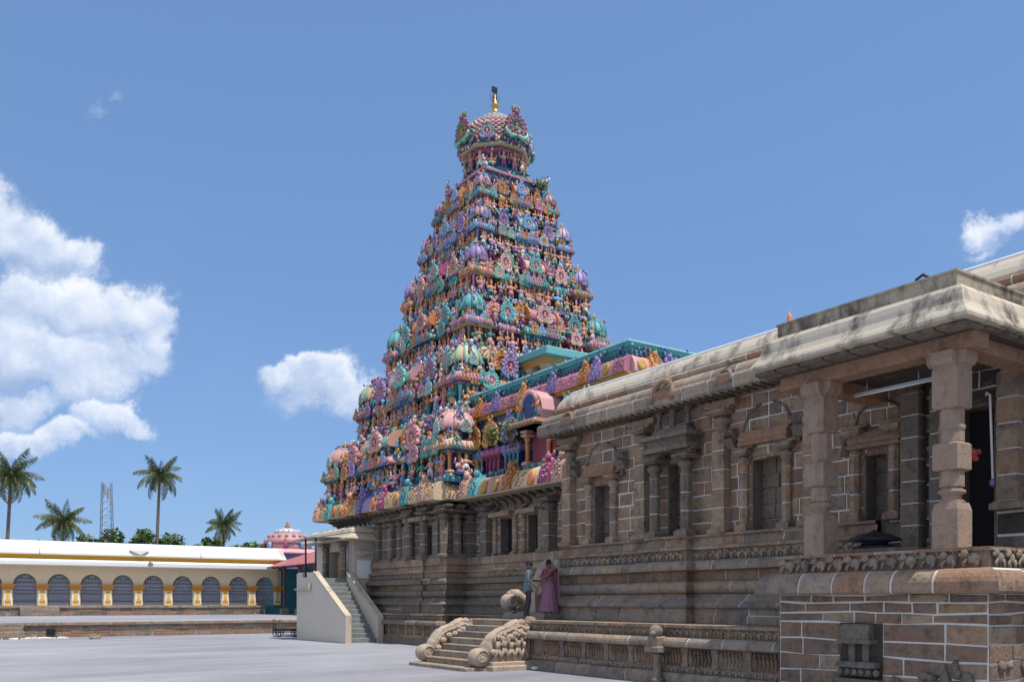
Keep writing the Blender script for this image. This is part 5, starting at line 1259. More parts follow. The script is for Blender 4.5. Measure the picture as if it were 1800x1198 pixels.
# level 0 painted eave
slab = MB(); slab.box(19.4, 33, 22, 46.3, 6.14, 6.2); slab.box(18.9, 33, 33.3, 46.4, 6.14, 6.2); slab.box(20.3, 32, 22, 46, 6.2, 7.05); slab.box(19.2, 32.5, 33.6, 46.2, 6.2, 7.05)
tpm('eave_slab', slab, P['tan'])
band((18.95, 46.5), (18.95, 33.1), 6.15, .85, SEQ0, RX, .78, 1.25, 14)
band((18.95, 33.4), (20.0, 33.4), 6.15, .85, ['cream', 'plain'], 0, .5, 1.25)
band((20.05, 33.0), (20.05, 22.2), 6.15, .85, ['cpeach', 'cteal', 'plain', 'plain', 'corg', 'cream', 'creamp', 'cmag'], RX, .85, 1.25)
# beads and lumps above the eave
bd = MB(); rr = random.Random(44)
for i in range(60): bd.ell((19.15 + rr.uniform(-.1, .2), 33.4 + i * .215, 7.05 + rr.uniform(0, .1)), (.12, .12, .13), rr.choice((0, 1, 2)), 6, 4)
for i in range(50): bd.ell((20.2 + rr.uniform(-.1, .15), 22.4 + i * .22, 7.05 + rr.uniform(0, .1)), (.12, .12, .13), rr.choice((0, 1, 1)), 6, 4)
tpm('bead_course', bd, [P['teal'], P['bluegrey'], P['sky']], kind='stuff')

# --- tiers
T = [  # z0, z1, half width, shrine width, colours of corner / oblong / niche shrines
    dict(z=7.0, h=3.15, a=6.75, w=1.75, wall='navy', kut=('navy', 'teal', 'navy', 'orange', 'peach', 'cream', 'bluegrey', 'rose', 'peach', 'mint'), sal=('navy', 'bluegrey', 'teal', 'green', 'rose', 'rose', 'navy', 'aqua', 'peach', 'peach'), nic=('maroon', 'teal', 'teal', 'aqua', 'sky', 'orange'), meds=['pink', 'teal', 'lilac', 'gold', 'green']),
    dict(z=10.3, h=3.2, a=5.45, w=1.5, wall='teal', kut=('teal', 'teal', 'navy', 'aqua', 'aqua', 'pink', 'magenta', 'cream', 'mint', 'mint'), sal=('navy', 'teal', 'orange', 'purple', 'lilac', 'aqua', 'teal', 'mint', 'rose', 'mint'), nic=('navy', 'green', 'peach', 'cream', 'peach', 'red'), meds=['gold', 'purple', 'teal', 'pink', 'mint']),
    dict(z=13.55, h=2.75, a=4.3, w=1.25, wall='maroon', kut=('maroon', 'bluegrey', 'teal', 'green', 'orange', 'rose', 'peach', 'aqua', 'teal', 'teal'), sal=('navy', 'teal', 'maroon', 'teal', 'aqua', 'mint', 'navy', 'pink', 'orange', 'peach'), nic=('maroon', 'purple', 'orange', 'pink', 'pink', 'maroon'), meds=['blue', 'peach', 'teal', 'gold', 'green', 'pink']),
    dict(z=16.3, h=2.6, a=3.6, w=1.05, wall='maroon', kut=('navy', 'teal', 'purple', 'pink', 'purple', 'peach', 'orange', 'lilac', 'purple', 'purple'), sal=('maroon', 'green', 'rose', 'peach', 'pink', 'mint', 'teal', 'peach', 'magenta', 'mint'), nic=('teal', 'navy', 'teal', 'aqua', 'aqua', 'gold'), meds=['purple', 'pink', 'green', 'peach', 'blue']),
    dict(z=18.85, h=2.3, a=2.95, w=.9, wall='green', kut=('navy', 'maroon', 'dark', 'blue', 'aqua', 'sky', 'maroon', 'rose', 'purple', 'blue'), sal=('teal', 'blue', 'navy', 'blue', 'sky', 'sky', 'blue', 'mint', 'purple', 'blue'), nic=('maroon', 'magenta', 'peach', 'rose', 'pink', 'magenta'), meds=['sky', 'blue', 'green', 'magenta', 'lilac']),
    dict(z=21.0, h=1.95, a=2.4, w=.78, wall='navy', kut=('maroon', 'teal', 'green', 'red', 'green', 'aqua', 'magenta', 'rose', 'purple', 'magenta'), sal=('navy', 'teal', 'blue', 'sky', 'cream', 'sky', 'red', 'rose', 'orange', 'blue'), nic=('maroon', 'teal', 'gold', 'orange', 'gold', 'maroon'), meds=['gold', 'sky', 'magenta', 'gold', 'mint'])]
nfig = 0
for ti, t_ in enumerate(T):
    z, h, a, w = t_['z'], t_['h'], t_['a'], t_['w']; nxt = T[ti + 1]['a'] if ti < 5 else 1.75
    # solid core stepping in
    mb = MB(); sq = lambda r, zz: (r, zz)
    ring([(-a * .2, z - .1), (-.02, z - .1), (-.02, z + .06 * h), (-w * .42, z + .08 * h), (-w * .42, z + .42 * h), (-w * .3, z + .44 * h), (-w * .26, z + .5 * h), (-w * .4, z + .55 * h), (nxt - a - .02, z + .6 * h), (nxt - a - .02, z + h), (-a + .3, z + h)], a, mats=P[t_['wall']], name='tier_wall')
    ring([(-w * .4, z + .438 * h), (-w * .2, z + .43 * h), (-w * .15, z + .47 * h), (-w * .2, z + .52 * h), (-w * .4, z + .57 * h)], a - .0, mats=P[t_['kut'][5]], name='tier_eave')
    ring([(-.05, z - .06), (.03, z - .05), (.05, z + .02 * h), (-.05, z + .045 * h)], a, mats=P[t_['kut'][1]], name='tier_sill')
    ks = a - w / 2
    for sx, sy in ((-1, -1), (-1, 1), (1, -1), (1, 1)):
        vis = (sx, sy) != (1, 1)
        rz = {(-1, -1): 0, (-1, 1): 0, (1, -1): 0, (1, 1): PI}[(sx, sy)]
        corner_shrine(TC[0] + sx * ks, TC[1] + sy * ks, z + .03 * h, w, h, t_['kut'], rz, vis)
    for fi, (nx, ny, rz) in enumerate(((0, -1, 0.), (-1, 0, RX), (0, 1, PI), (1, 0, PI / 2))):
        vis = fi < 2
        def at(s, d, zz):   # along the face (left to right as seen), outwards, height
            ca, sa = math.cos(rz), math.sin(rz)
            x, y = s, -(a + d); return (TC[0] + x * ca - y * sa, TC[1] + x * sa + y * ca, zz)
        Ls = max(1.25, 1.75 - .1 * ti)
        hall_shrine(*at(0, -w * .46, z + .03 * h), w * 1.02, h * .98, Ls, t_['sal'], rz)
        sp_ = (ks - w * .5 - Ls * w * .5)          # free wall each side
        for sd in (-1, 1):
            sc_ = sd * (Ls * w * .5 + sp_ * .5 + .02)
            if vis or True:
                nn_ = 2 if sp_ > 2.0 * w else 1
                for q in range(nn_):
                    s = sc_ + (0 if nn_ == 1 else (q - .5) * sp_ * .5)
                    niche_shrine(*at(s, -w * .38, z + .03 * h), w * (.72 if ti < 5 else .62), h * .95, t_['nic'], t_['meds'][(q + ti + (sd > 0) * 0) % len(t_['meds'])], rz)
        if not vis: continue
        # figures along the sill and eave, medallions above
        rr = random.Random(100 * ti + fi)
        nf = int(2 * a / (.40 + .09 * (5 - ti)))
        for q in range(nf):
            s = -a + .15 + (2 * a - .3) * (q + .5) / nf + rr.uniform(-.06, .06)
            fh = h * rr.uniform(.27, .35)
            tp('sculpted_figure', rr.choice(FIG), at(s, rr.uniform(-.02, .06) - w * .04, z + .04 * h), rz + rr.uniform(-.3, .3), (fh, fh, fh))
        nf = int(2 * a / (.42 + .05 * (5 - ti)))
        for q in range(nf):
            s = -a + .3 + (2 * a - .6) * (q + .5) / nf + rr.uniform(-.08, .08)
            fh = h * rr.uniform(.2, .28)
            tp('sculpted_figure', rr.choice(FIG), at(s, -w * .12, z + .54 * h), rz + rr.uniform(-.3, .3), (fh, fh, fh))
        nm = max(6, int(2 * a / (.62 + .07 * (5 - ti))))
        for q in range(nm):
            s = -a + .45 + (2 * a - .9) * (q + .5) / nm + rr.uniform(-.1, .1)
            d = h * rr.uniform(.2, .31)
            if rr.random() < .55: tp('medallion', MED[rr.choice(t_['meds'])], at(s, -w * .30, z + h * rr.uniform(.70, .84)), rz, (d, d * .8, d))
            else: tp('medallion', MED[rr.choice(t_['meds'])], at(s, w * .03, z + h * rr.uniform(.46, .52)), rz, (d * .8, d * .6, d * .8))
        om = MB(); cs_ = ['teal', 'magenta', 'purple', 'cream', 'blue', 'white', 'maroon', 'aqua', 'navy', 'green', 'pink', 'sky']
        for q in range(int(260 + 150 * a)):
            s = rr.uniform(-a, a); k = rr.random()
            if k < .3: dd, zz = rr.uniform(-.3, -.02) * w, rr.uniform(.44, .60)
            elif k < .5: dd, zz = rr.uniform(-.1, .06) * w, rr.uniform(.0, .07)
            elif k < .62: dd, zz = -w * .4, rr.uniform(.1, .42)
            else: dd, zz = -w * (.3 + (rr.uniform(.58, 1.) - .58) * .5), rr.uniform(.58, 1.04)
            s_ = h * rr.uniform(.014, .036); om.ell(at(s, dd, z + zz * h), (s_, s_, s_ * rr.uniform(.8, 1.7)), rr.randrange(12), 5, 3)
        tpm('ornament', om, [P[c] for c in cs_], kind='stuff')
        for q in range(int(3.2 * a)):
            s = -a + .2 + (2 * a - .4) * (q + .5) / int(3.2 * a); tp('finial', FIN, at(s, -w * .45, z + .93 * h), 0, (.34, .34, .42))
# intermediate painted eaves between the broad lower storeys
for z, a, hh, sq_, wd in ((9.62, 5.62, .72, ['lilacp', 'pink', 'cpeach', 'creamp', 'pink', 'cpur', 'plain', 'lilacp', 'corg'], .66), (12.95, 4.62, .62, ['cpur', 'creamp', 'aquap', 'cream', 'cpeach', 'creamp', 'cpur', 'cream', 'aquap'], .55)):
    band((TC[0] - a, TC[1] - a), (TC[0] + a, TC[1] - a), z, hh, sq_, 0, wd, .8, 2); band((TC[0] - a, TC[1] + a), (TC[0] - a, TC[1] - a), z, hh, sq_, RX, wd, .8)
    ring([(-1.5, z - .03), (.02, z - .03), (.02, z), (-.02, z + hh), (-1.5, z + hh)], a - .01, mats=P['teal'], name='tier_eave')
# --- neck, dome, finial
pz = 22.95
ring([(-1, pz), (.3, pz), (.34, pz + .1), (.2, pz + .14), (.2, pz + .38), (.42, pz + .42), (.42, pz + .52), (.12, pz + .7), (-.2, pz + .95), (-1, pz + .95)], 1.5, mats=P['teal'], name='platform')
ring([(-.2, pz + .4), (.44, pz + .41), (.45, pz + .5), (-.2, pz + .5)], 1.5, mats=P['pink'], name='platform_band')
ring([(-.2, pz + .13), (.23, pz + .14), (.23, pz + .38), (-.2, pz + .39)], 1.5, mats=P['blue'], name='platform_band')
nk = MB(); nk.lathe([(1.42, pz + .9), (1.42, pz + 2.2)], 8, (0, 0, 0), 0, False, PI / 8); nk.lathe([(1.52, pz + .9), (1.52, pz + 1.05), (1.45, pz + 1.1)], 8, (0, 0, 0), 1, False, PI / 8); nk.lathe([(1.44, pz + 1.75), (1.62, pz + 1.87), (1.62, pz + 1.97), (1.44, pz + 2.02)], 8, (0, 0, 0), 2, False, PI / 8)
build('neck', nk, [P['navy'], P['teal'], P['magenta']], tower)
ev = MB(); ev.lathe([(1.4, 25.02), (1.8, 25.0), (1.9, 25.05), (1.88, 25.11), (1.76, 25.2), (1.6, 25.26), (1.3, 25.26)], 8, sm=False, rot=PI / 8); build('dome_eave', ev, P['tan'], tower)
ev = MB(); ev.lathe([(1.6, 25.22), (1.7, 25.26), (1.7, 25.4), (1.78, 25.44), (1.65, 25.5)], 24); build('dome_drum', ev, P['bluegrey'], tower)
om = MB(); rr = random.Random(77)
for q in range(560):
    an = rr.uniform(0, 2 * PI); k = rr.random(); s_ = rr.uniform(.035, .085)
    if k < .4: r_ = 1.5; sqr = 1 / max(abs(math.cos(an)), abs(math.sin(an))); p_ = (1.9 * sqr * math.cos(an) * .98, 1.9 * sqr * math.sin(an) * .98, rr.uniform(pz + .3, pz + .62))
    elif k < .7: p_ = (1.48 * math.cos(an), 1.48 * math.sin(an), rr.uniform(pz + .9, pz + 2.1))
    else: p_ = (1.84 * math.cos(an), 1.84 * math.sin(an), rr.uniform(25.0, 25.5))
    om.ell(p_, (s_, s_, s_ * 1.3), rr.randrange(8), 5, 3)
build('ornament', om, [P[c] for c in ('teal', 'magenta', 'cream', 'blue', 'maroon', 'green', 'rose', 'purple')], tower, kind='stuff')
dm = MB(); prof = [(1.62, 25.45), (1.78, 25.6), (1.78, 25.85), (1.7, 26.12), (1.5, 26.42), (1.2, 26.68), (.8, 26.9)]; dm.lathe(prof, 32, m=0)
import bisect
for j in range(15):
    t = j / 14 * (len(prof) - 1.001); i = int(t); f_ = t - i; r = prof[i][0] * (1 - f_) + prof[i + 1][0] * f_; z = prof[i][1] * (1 - f_) + prof[i + 1][1] * f_
    n = 34
    for q in range(n):
        an = 2 * PI * (q + .5 * (j % 2)) / n; s = .1 * r / 1.6 + .015; dm.ell((r * math.cos(an), r * math.sin(an), z), (s, s, .085), 1 if (j // 2) % 2 else 2 if j % 2 else 3, 5, 3)
build('dome', dm, [P['maroon'], P['rose'], P['tan'], P['white']], tower)
lc = MB(); lc.lathe([(.95, 26.86), (1.0, 26.95), (.75, 27.12), (.4, 27.25), (.25, 27.3)], 20)
for q in range(22): an = 2 * PI * q / 22; lc.ell((.88 * math.cos(an), .88 * math.sin(an), 26.98), (.12, .12, .07), 1, 5, 3)
build('lotus_cap', lc, [P['white'], P['aqua']], tower)
fn = MB(); fn.lathe([(.22, 27.25), (.26, 27.32), (.14, 27.4), (.2, 27.5), (.23, 27.62), (.2, 27.74), (.1, 27.84), (.1, 27.9), (.2, 28.0), (.21, 28.08), (.1, 28.2), (.1, 28.3), (.05, 28.35), (.04, 28.6)], 12)
build('finial', fn, M['gold'], tower, (0, 0, -.15))
fn = MB(); fn.box(-.16, .16, -.02, .02, 28.62, 28.66, 0); fn.box(-.13, -.1, -.02, .02, 28.3, 29.0); fn.box(.1, .13, -.02, .02, 28.3, 29.0); fn.box(-.02, .02, -.02, .02, 28.5, 29.15); fn.box(-.18, .12, -.05, .05, 28.95, 29.2); 
for s in (-1, 1): fn.tube([(s * .1, 0, 28.35), (s * .28, 0, 28.6), (s * .3, 0, 28.85)], .015, 4)
build('lightning_rod', fn, M['iron'], tower, (0, 0, -.35))
bigm = lambda c: medal_mesh(*c, name='dome_arch')
for an, c, s in ((0., ('green', 'magenta', 'pink', 'green'), 1.2), (RX, ('green', 'magenta', 'gold', 'green'), 1.2), (PI, ('green', 'magenta', 'pink', 'green'), 1.2), (PI / 2, ('green', 'magenta', 'pink', 'green'), 1.2)):
    d = Vector((math.sin(an), -math.cos(an), 0)) * 1.85; o = put('dome_arch', bigm(c), tower, (d.x, d.y, 25.95), an, (s, 1.3, s))
    m = MB(); m.ell((0, -.1, .72), (.12, .1, .1), 0, 6, 4)
    for q in (-1, 0, 1): m.tube([(q * .1, -.05, .72), (q * .16, -.08, .9), (q * .12, -.08, 1.02)], [.07, .06, .03], 5, 0)
    put('crest', m.mesh('crest', [P['green']]), o, (0, 0, -.12))
    m = MB()
    for sd in (-1, 1): m.tube([(sd * .05, -.16, -.42), (sd * .32, -.18, -.5), (sd * .52, -.16, -.36), (sd * .54, -.14, -.18)], [.06, .09, .08, .03], 7, 0)
    put('scroll', m.mesh('scroll', [P['mint']]), o)
for q in range(4):
    an = PI / 4 + q * PI / 2; d = Vector((math.sin(an), -math.cos(an), 0)) * 1.82; put('dome_arch', medal_mesh('lilac', 'green', 'white', 'magenta', 'dome_arch'), tower, (d.x, d.y, 25.62), an, (.66, .8, .66))
for q in range(16):
    an = 2 * PI * q / 16 + .1; d = Vector((math.sin(an), -math.cos(an), 0)) * 1.58; fh = rnd.uniform(.75, .95)
    put('sculpted_figure', FIG[q % len(FIG)], tower, (d.x, d.y, pz + .95), an, (fh, fh, fh))
def bull_mesh():
    m = MB(); m.ell((0, .05, .3), (.26, .45, .26), 0, 8, 6); m.tube([(0, -.25, .4), (0, -.4, .6)], [.17, .13], 7); m.ell((0, -.52, .66), (.1, .2, .12), 0, 7, 5)
    for s in (-1, 1): m.tube([(s * .07, -.45, .75), (s * .13, -.45, .88), (s * .06, -.47, .97)], [.035, .03, .01], 5, 1); m.ell((s * .2, -.25, .1), (.09, .22, .09), 0, 6, 4)
    m.ell((0, -.05, .6), (.12, .16, .1), 0, 6, 4); m.lathe([(.19, .36), (.2, .4), (.17, .44)], 8, (0, -.3, .02), 2); return m.mesh('bull', [P['white'], P['dark'], P['red']])
BULL = bull_mesh()
for sx, sy, rz in ((1, -1, PI / 4), (-1, 1, -3 * PI / 4 + PI / 2), (-1, -1, -PI / 4), (1, 1, 3 * PI / 4)):
    put('bull', BULL, tower, (sx * 1.78, sy * 1.78, pz + .52 if (sx, sy) != (1, -1) else pz + .4), rz, .62)

# --- flat roofed pavilion on the near face
pv = thing('roof_pavilion', 'small flat aqua roofed pavilion with dark blue room on the near face of the tower', 'pavilion', (25.75, 33.7, 10.5))
m = MB(); m.bbox(23.75, 27.75, 32.3, 35.4, 12.98, 13.3, .05); m.box(23.6, 27.9, 32.15, 35.4, 12.9, 12.98); wpart(pv, 'roof', m, P['aqua'])
m = MB(); m.box(24.3, 27.2, 33.1, 35.4, 10.4, 12.6); wpart(pv, 'wall', m, P['navy'])
m = MB(); m.sweep([(27.5, 32.7), (24.0, 32.7), (24.0, 35.4)], [(-.3, 12.55), (.1, 12.58), (.14, 12.7), (.22, 12.8), (.22, 12.92), (-.3, 12.92)]); wpart(pv, 'cornice', m, P['orange'])
for x, y in ((24.1, 32.75), (25.2, 32.75), (26.3, 32.75), (27.4, 32.75), (24.1, 33.9)): put('pilaster', PIL('pink', 'peach'), pv, (x - 25.75, y - 33.7, 0), 0, (1.3, 1.3, 2.06))

# ------------------------------------------------------------------ connecting hall with painted upper storey
ch = thing('painted_hall', 'painted upper storey with pink panelled eave and teal rail joining tower to stone hall', 'building', (22, 28, 6.2))
def cpn(name, mb, mats, **k): return wpart(ch, name, mb, mats, **k)
m = MB(); m.box(21.0, 32, 23.7, 34, 7.0, 10.4); cpn('wall', m, P['navy'])
m = MB(); m.sweep([(32, 23.5), (20.8, 23.5), (20.8, 34.0)], [(-.3, 9.68), (.06, 9.68), (.12, 9.72), (.12, 9.8), (-.3, 9.8)]); cpn('eave_edge', m, P['gold'])
m = MB(); m.sweep([(32, 23.6), (20.9, 23.6), (20.9, 34.0)], [(-.3, 9.35), (.0, 9.35), (.02, 9.68), (-.3, 9.68)]); cpn('frieze_band', m, P['bluegrey'])
m = MB(); m.sweep([(32, 23.6), (20.9, 23.6), (20.9, 34.0)], [(-.4, 10.4), (-.02, 10.4), (-.02, 10.72), (.06, 10.74), (.06, 10.86), (-.4, 10.88)]); m.box(21.2, 32, 23.9, 34, 10.3, 10.8); cpn('parapet', m, P['teal'])
m = MB()
for i in range(52): m.ell((20.9, 23.7 + i * .2, 10.56), (.05, .085, .1), 0, 6, 4)
for i in range(50): m.ell((21.0 + i * .22, 23.58, 10.56), (.085, .05, .1), 0, 6, 4)
cpn('bead_course', m, P['bluegrey'], kind='stuff')
m = MB(); m.sweep([(32, 23.58), (20.88, 23.58), (20.88, 34.0)], [(-.1, 10.82), (.02, 10.84), (.1, 10.9), (.02, 10.98), (-.1, 10.99)]); cpn('rail', m, P['aqua'])
def bandc(p0, p1, z, h, seq, rz, wid):
    A, B = Vector((*p0, z)), Vector((*p1, z)); L = (B - A).length; n = round(L / wid); l = ch.location
    for i in range(n):
        p = A.lerp(B, (i + .5) / n) - l; put('eave_panel', PANELS[seq[i % len(seq)]], ch, p, rz, (L / n, .75, h / .8))
bandc((20.85, 34.0), (20.85, 23.45), 9.8, .62, ['pink', 'corg', 'pink', 'cpur', 'pink', 'pink', 'corg', 'pink', 'pink', 'cpur', 'pink', 'pink', 'corg', 'cpur', 'plain'], RX, .66)
bandc((20.85, 23.55), (31.5, 23.55), 9.8, .62, ['plain', 'corg', 'cpur', 'pink', 'plain'], 0, .7)
om = MB(); rr = random.Random(91)
for i in range(170): om.ell((20.87 + rr.uniform(-.1, .05), 23.5 + rr.random() * 10.4, rr.choice((rr.uniform(10.4, 11.02), rr.uniform(9.3, 9.75)))), (.05, rr.uniform(.04, .1), rr.uniform(.04, .09)), rr.randrange(6), 5, 3)
for i in range(130): om.ell((20.9 + rr.random() * 10, 23.52 + rr.uniform(-.08, .05), rr.choice((rr.uniform(10.4, 11.02), rr.uniform(9.3, 9.75)))), (rr.uniform(.04, .1), .05, rr.uniform(.04, .09)), rr.randrange(6), 5, 3)
cpn('ornament', om, [P[c] for c in ('teal', 'purple', 'aqua', 'blue', 'navy', 'lilac')], kind='stuff')
# row of small shrines standing on the lower eave
for i, (y, c1, c2, md, s) in enumerate(((32.9, 'orange', 'sky', 'gold', 1.), (31.6, 'maroon', 'magenta', 'gold', 1.15), (30.2, 'teal', 'lilac', 'lilac', 1.1), (26.4, 'teal', 'aqua', 'teal', 1.1), (25.2, 'aqua', 'aqua', 'mint', 1.0))):
    t = put('wall_shrine', body_mesh('navy' if i != 1 else 'magenta', 'bluegrey', 'navy'), ch, (20.75 - 22, y - 28, 7.0 - 6.2), RX, (1.15 * s, .75, 1.2))
    put('eave', eave_mesh(c2, c1, 4), t, (0, 0, .82)); put('medallion', MED[md], t, (0, -.5, 1.55), 0, (.8, .8, .8))
    for u in (-.36, -.12, .12, .36): put('pilaster', PIL(c1, c2), t, (u, -.4, .16), 0, (.42, .42, .68))
    for u in (-.3, .3): put('sculpted_figure', rnd.choice(FIG), t, (u, -.52, 1.02), 0, (.4, .4, .5))
av = bpy.data.objects.new('arched_pavilion', None); COL.objects.link(av); av.parent = ch; av.location = (20.35 - 22, 28.1 - 28, 7.05 - 6.2); av.rotation_euler = (0, 0, RX)
def avp(name, mb, mats): return build(name, mb, mats, av)
m = MB(); m.box(-.95, .95, -.2, .8, 0, .14); avp('base', m, P['orange'])
for x in (-.7, .7): put('pilaster', PIL('orange', 'peach'), av, (x, -.1, .14), 0, (.9, .9, 1.35))
m = MB(); m.box(-.75, .75, .2, .8, .14, 1.5, 0); m.box(-.5, .5, .1, .25, .14, 1.4, 1); avp('wall', m, [P['red'], P['maroon']])
m = MB(); m.sq([(.75, 1.48), (.85, 1.5), (.88, 1.56), (.8, 1.68), (.72, 1.74)], m=0)
for i in range(9): m.ell((-.8 + .2 * i, -.84, 1.6), (.09, .07, .1), 0, 6, 4); avp('eave', m, P['peach'])
m = MB(); m.prism([(-.75, 0), (-.85, .3), (-.7, .75), (-.35, 1.05), (0, 1.18), (.35, 1.05), (.7, .75), (.85, .3), (.75, 0)], -.5, 2.2, 0, Matrix.Translation((0, 0, 1.74))); m.tube([(.8 * math.cos(PI * i / 12) * .8, -.5, 1.84 + .98 * math.sin(PI * i / 12)) for i in range(13)], .1, 6, 0)
m.lathe([(.42, 0), (.42, .03), (.001, .03)], 18, (0, 0, 0), 1, False, 0, 1, 1.35, Matrix.Translation((0, -.5, 2.32)) @ RXM); avp('vault', m, [P['rose'], P['navy']])
for x in (-.55, .55): put('sculpted_figure', FIG[5], av, (x, -.55, 1.72), 0, (.7, .7, .75))
# plants growing out of the tower
def shrub(x, y, z, r, n, seed, label):
    rr = random.Random(seed); v = []; f = []
    for i in range(n):
        d = Vector((rr.gauss(0, 1), rr.gauss(0, 1), rr.gauss(.3, .9))).normalized() * r * rr.random() ** .4; u = Vector((rr.gauss(0, 1), rr.gauss(0, 1), rr.gauss(0, 1))).normalized(); q = u.orthogonal().normalized(); l = rr.uniform(.06, .13); o = len(v)
        v += [d - u * l, d + q * l * .4, d + u * l, d - q * l * .4]; f.append((o, o + 1, o + 2, o + 3))
    me = bpy.data.meshes.new('leaves'); me.from_pydata(v, [], f); me.materials.append(M['leaf2']); me.materials.append(M['leaf'])
    me.polygons.foreach_set('material_index', [rr.choice((0, 0, 1)) for _ in f])
    t = thing('wild_shrub', label, 'shrub', (x, y, z)); put('leaves', me, t); m = MB()
    for i in range(5): a = i * 1.3; m.tube([(0, 0, -r * .8), (r * .4 * math.cos(a), r * .4 * math.sin(a), r * .2)], [.03, .01], 4)
    build('stem', m, M['bark'], t)
shrub(20.1, 29.7, 8.6, .62, 420, 1, 'wild green shrub sprouting among painted shrines beside the orange arched pavilion')
shrub(20.2, 31.3, 8.7, .4, 180, 2, 'small tuft of green weeds on the blue topped wall shrine')
shrub(27.3, 37.6, 23.3, .45, 260, 3, 'green bush rooted on the right shoulder just below the tower dome')
shrub(19.35, 33.9, 7.3, .3, 120, 4, 'tiny weed on the bead course at the tower near corner')
# ------------------------------------------------------------------ the couple
def skin_body(name, J, E, reg, mats, parent, root='pelvis', sub=2):
    """one continuous body: joints J (point, radius), bones E, reg: material index per bone"""
    ks = list(J); idx = {k: i for i, k in enumerate(ks)}
    me = bpy.data.meshes.new(name + '_skeleton'); me.from_pydata([J[k][0] for k in ks], [(idx[a], idx[b]) for a, b in E], [])
    ob = bpy.data.objects.new(name, me); COL.objects.link(ob)
    ob.modifiers.new('skin', 'SKIN')
    for k in ks:
        r = J[k][1]; sv = me.skin_vertices[0].data[idx[k]]; sv.radius = (r, r) if isinstance(r, (int, float)) else r; sv.use_root = (k == root)
    s = ob.modifiers.new('sub', 'SUBSURF'); s.levels = sub; s.render_levels = sub
    dg = bpy.context.evaluated_depsgraph_get(); nm = bpy.data.meshes.new_from_object(ob.evaluated_get(dg))
    bpy.data.objects.remove(ob)
    nm.name = name; nm.materials.clear()
    for m in mats: nm.materials.append(m)
    seg = [(Vector(J[a][0]), Vector(J[b][0]), reg.get((a, b), 0), (J[a][1] if isinstance(J[a][1], float) else J[a][1][0])) for a, b in E]
    for p in nm.polygons:
        c = p.center; best = None
        for a, b, m, r in seg:
            d = b - a; t = max(0, min(1, (c - a).dot(d) / max(1e-9, d.length_squared))); q = (c - a - d * t).length / (r + .03)
            if best is None or q < best[0]: best = (q, m)
        p.material_index = best[1]; p.use_smooth = True
    return put(name, nm, parent)
def add_hand(J, E, reg, side, wrist, d, m):
    """palm and five bent fingers"""
    d = Vector(d).normalized(); up = Vector((0, 0, 1)); s = d.cross(up).normalized() if abs(d.z) < .9 else Vector((1, 0, 0)); n = s.cross(d)
    w = Vector(wrist); pa = w + d * .07
    J['palm' + side] = (tuple(pa), (.034, .018)); E.append(('wrist' + side, 'palm' + side)); reg[('wrist' + side, 'palm' + side)] = m
    for i, (o, l) in enumerate(((-.03, .065), (-.011, .08), (.009, .076), (.028, .06))):
        a = pa + d * .035 + s * o; b = a + d * l * .5 - n * .01; c = b + d * l * .4 - n * .03
        ks = [f'f{i}{q}{side}' for q in 'abc']
        for k, p in zip(ks, (a, b, c)): J[k] = (tuple(p), .0095)
        for x, y in (('palm' + side, ks[0]), (ks[0], ks[1]), (ks[1], ks[2])): E.append((x, y)); reg[(x, y)] = m
    a = pa - d * .02 - s * .035; b = a + d * .035 - s * .02; ks = ['t0' + side, 't1' + side]
    J[ks[0]] = (tuple(a), .012); J[ks[1]] = (tuple(b), .010)
    for x, y in (('palm' + side, ks[0]), (ks[0], ks[1])): E.append((x, y)); reg[(x, y)] = m
SK = plain_mat('brown skin', (.16, .075, .045), .5, vary=.2); HAIR = plain_mat('black hair', (.012, .01, .01), .8)
SHIRT = plain_mat('blue grey shirt cloth', (.13, .175, .21), .85, vary=.3, scale=9); TROU = plain_mat('dark trouser cloth', (.022, .022, .03), .9)
SARI = plain_mat('mauve sari cloth', (.28, .115, .175), .7, vary=.35, scale=7); SARI2 = plain_mat('sari border cloth', (.42, .20, .22), .7, vary=.5, scale=30); BLOUSE = plain_mat('dark rose blouse cloth', (.22, .055, .06), .8)
def head(parent, c, rz, hair_long):
    """face: eyes, nose, mouth, ears; hair as a child of the person"""
    X = Matrix.Translation(c) @ Matrix.Rotation(rz, 4, 'Z')
    m = MB(); m.ell((0, -.1, -.015), (.016, .025, .03), 0, 6, 5, X); m.ell((0, -.085, -.06), (.028, .014, .008), 2, 6, 4, X)
    for s in (-1, 1):
        m.ell((s * .033, -.085, .015), (.014, .01, .008), 1, 6, 4, X); m.ell((s * .033, -.088, .035), (.022, .008, .005), 1, 6, 4, X); m.ell((s * .08, .0, -.01), (.012, .022, .032), 0, 6, 5, X)
    build('face', m, [SK, HAIR, BLOUSE], parent)
    m = MB(); m.ell((0, .018, .035), (.086, .1, .095), 0, 12, 8, X)
    if hair_long: m.ell((0, .12, -.02), (.055, .05, .06), 0, 10, 7, X); m.ell((0, .09, -.06), (.06, .045, .06), 0, 8, 6, X)
    build('hair', m, HAIR, parent)
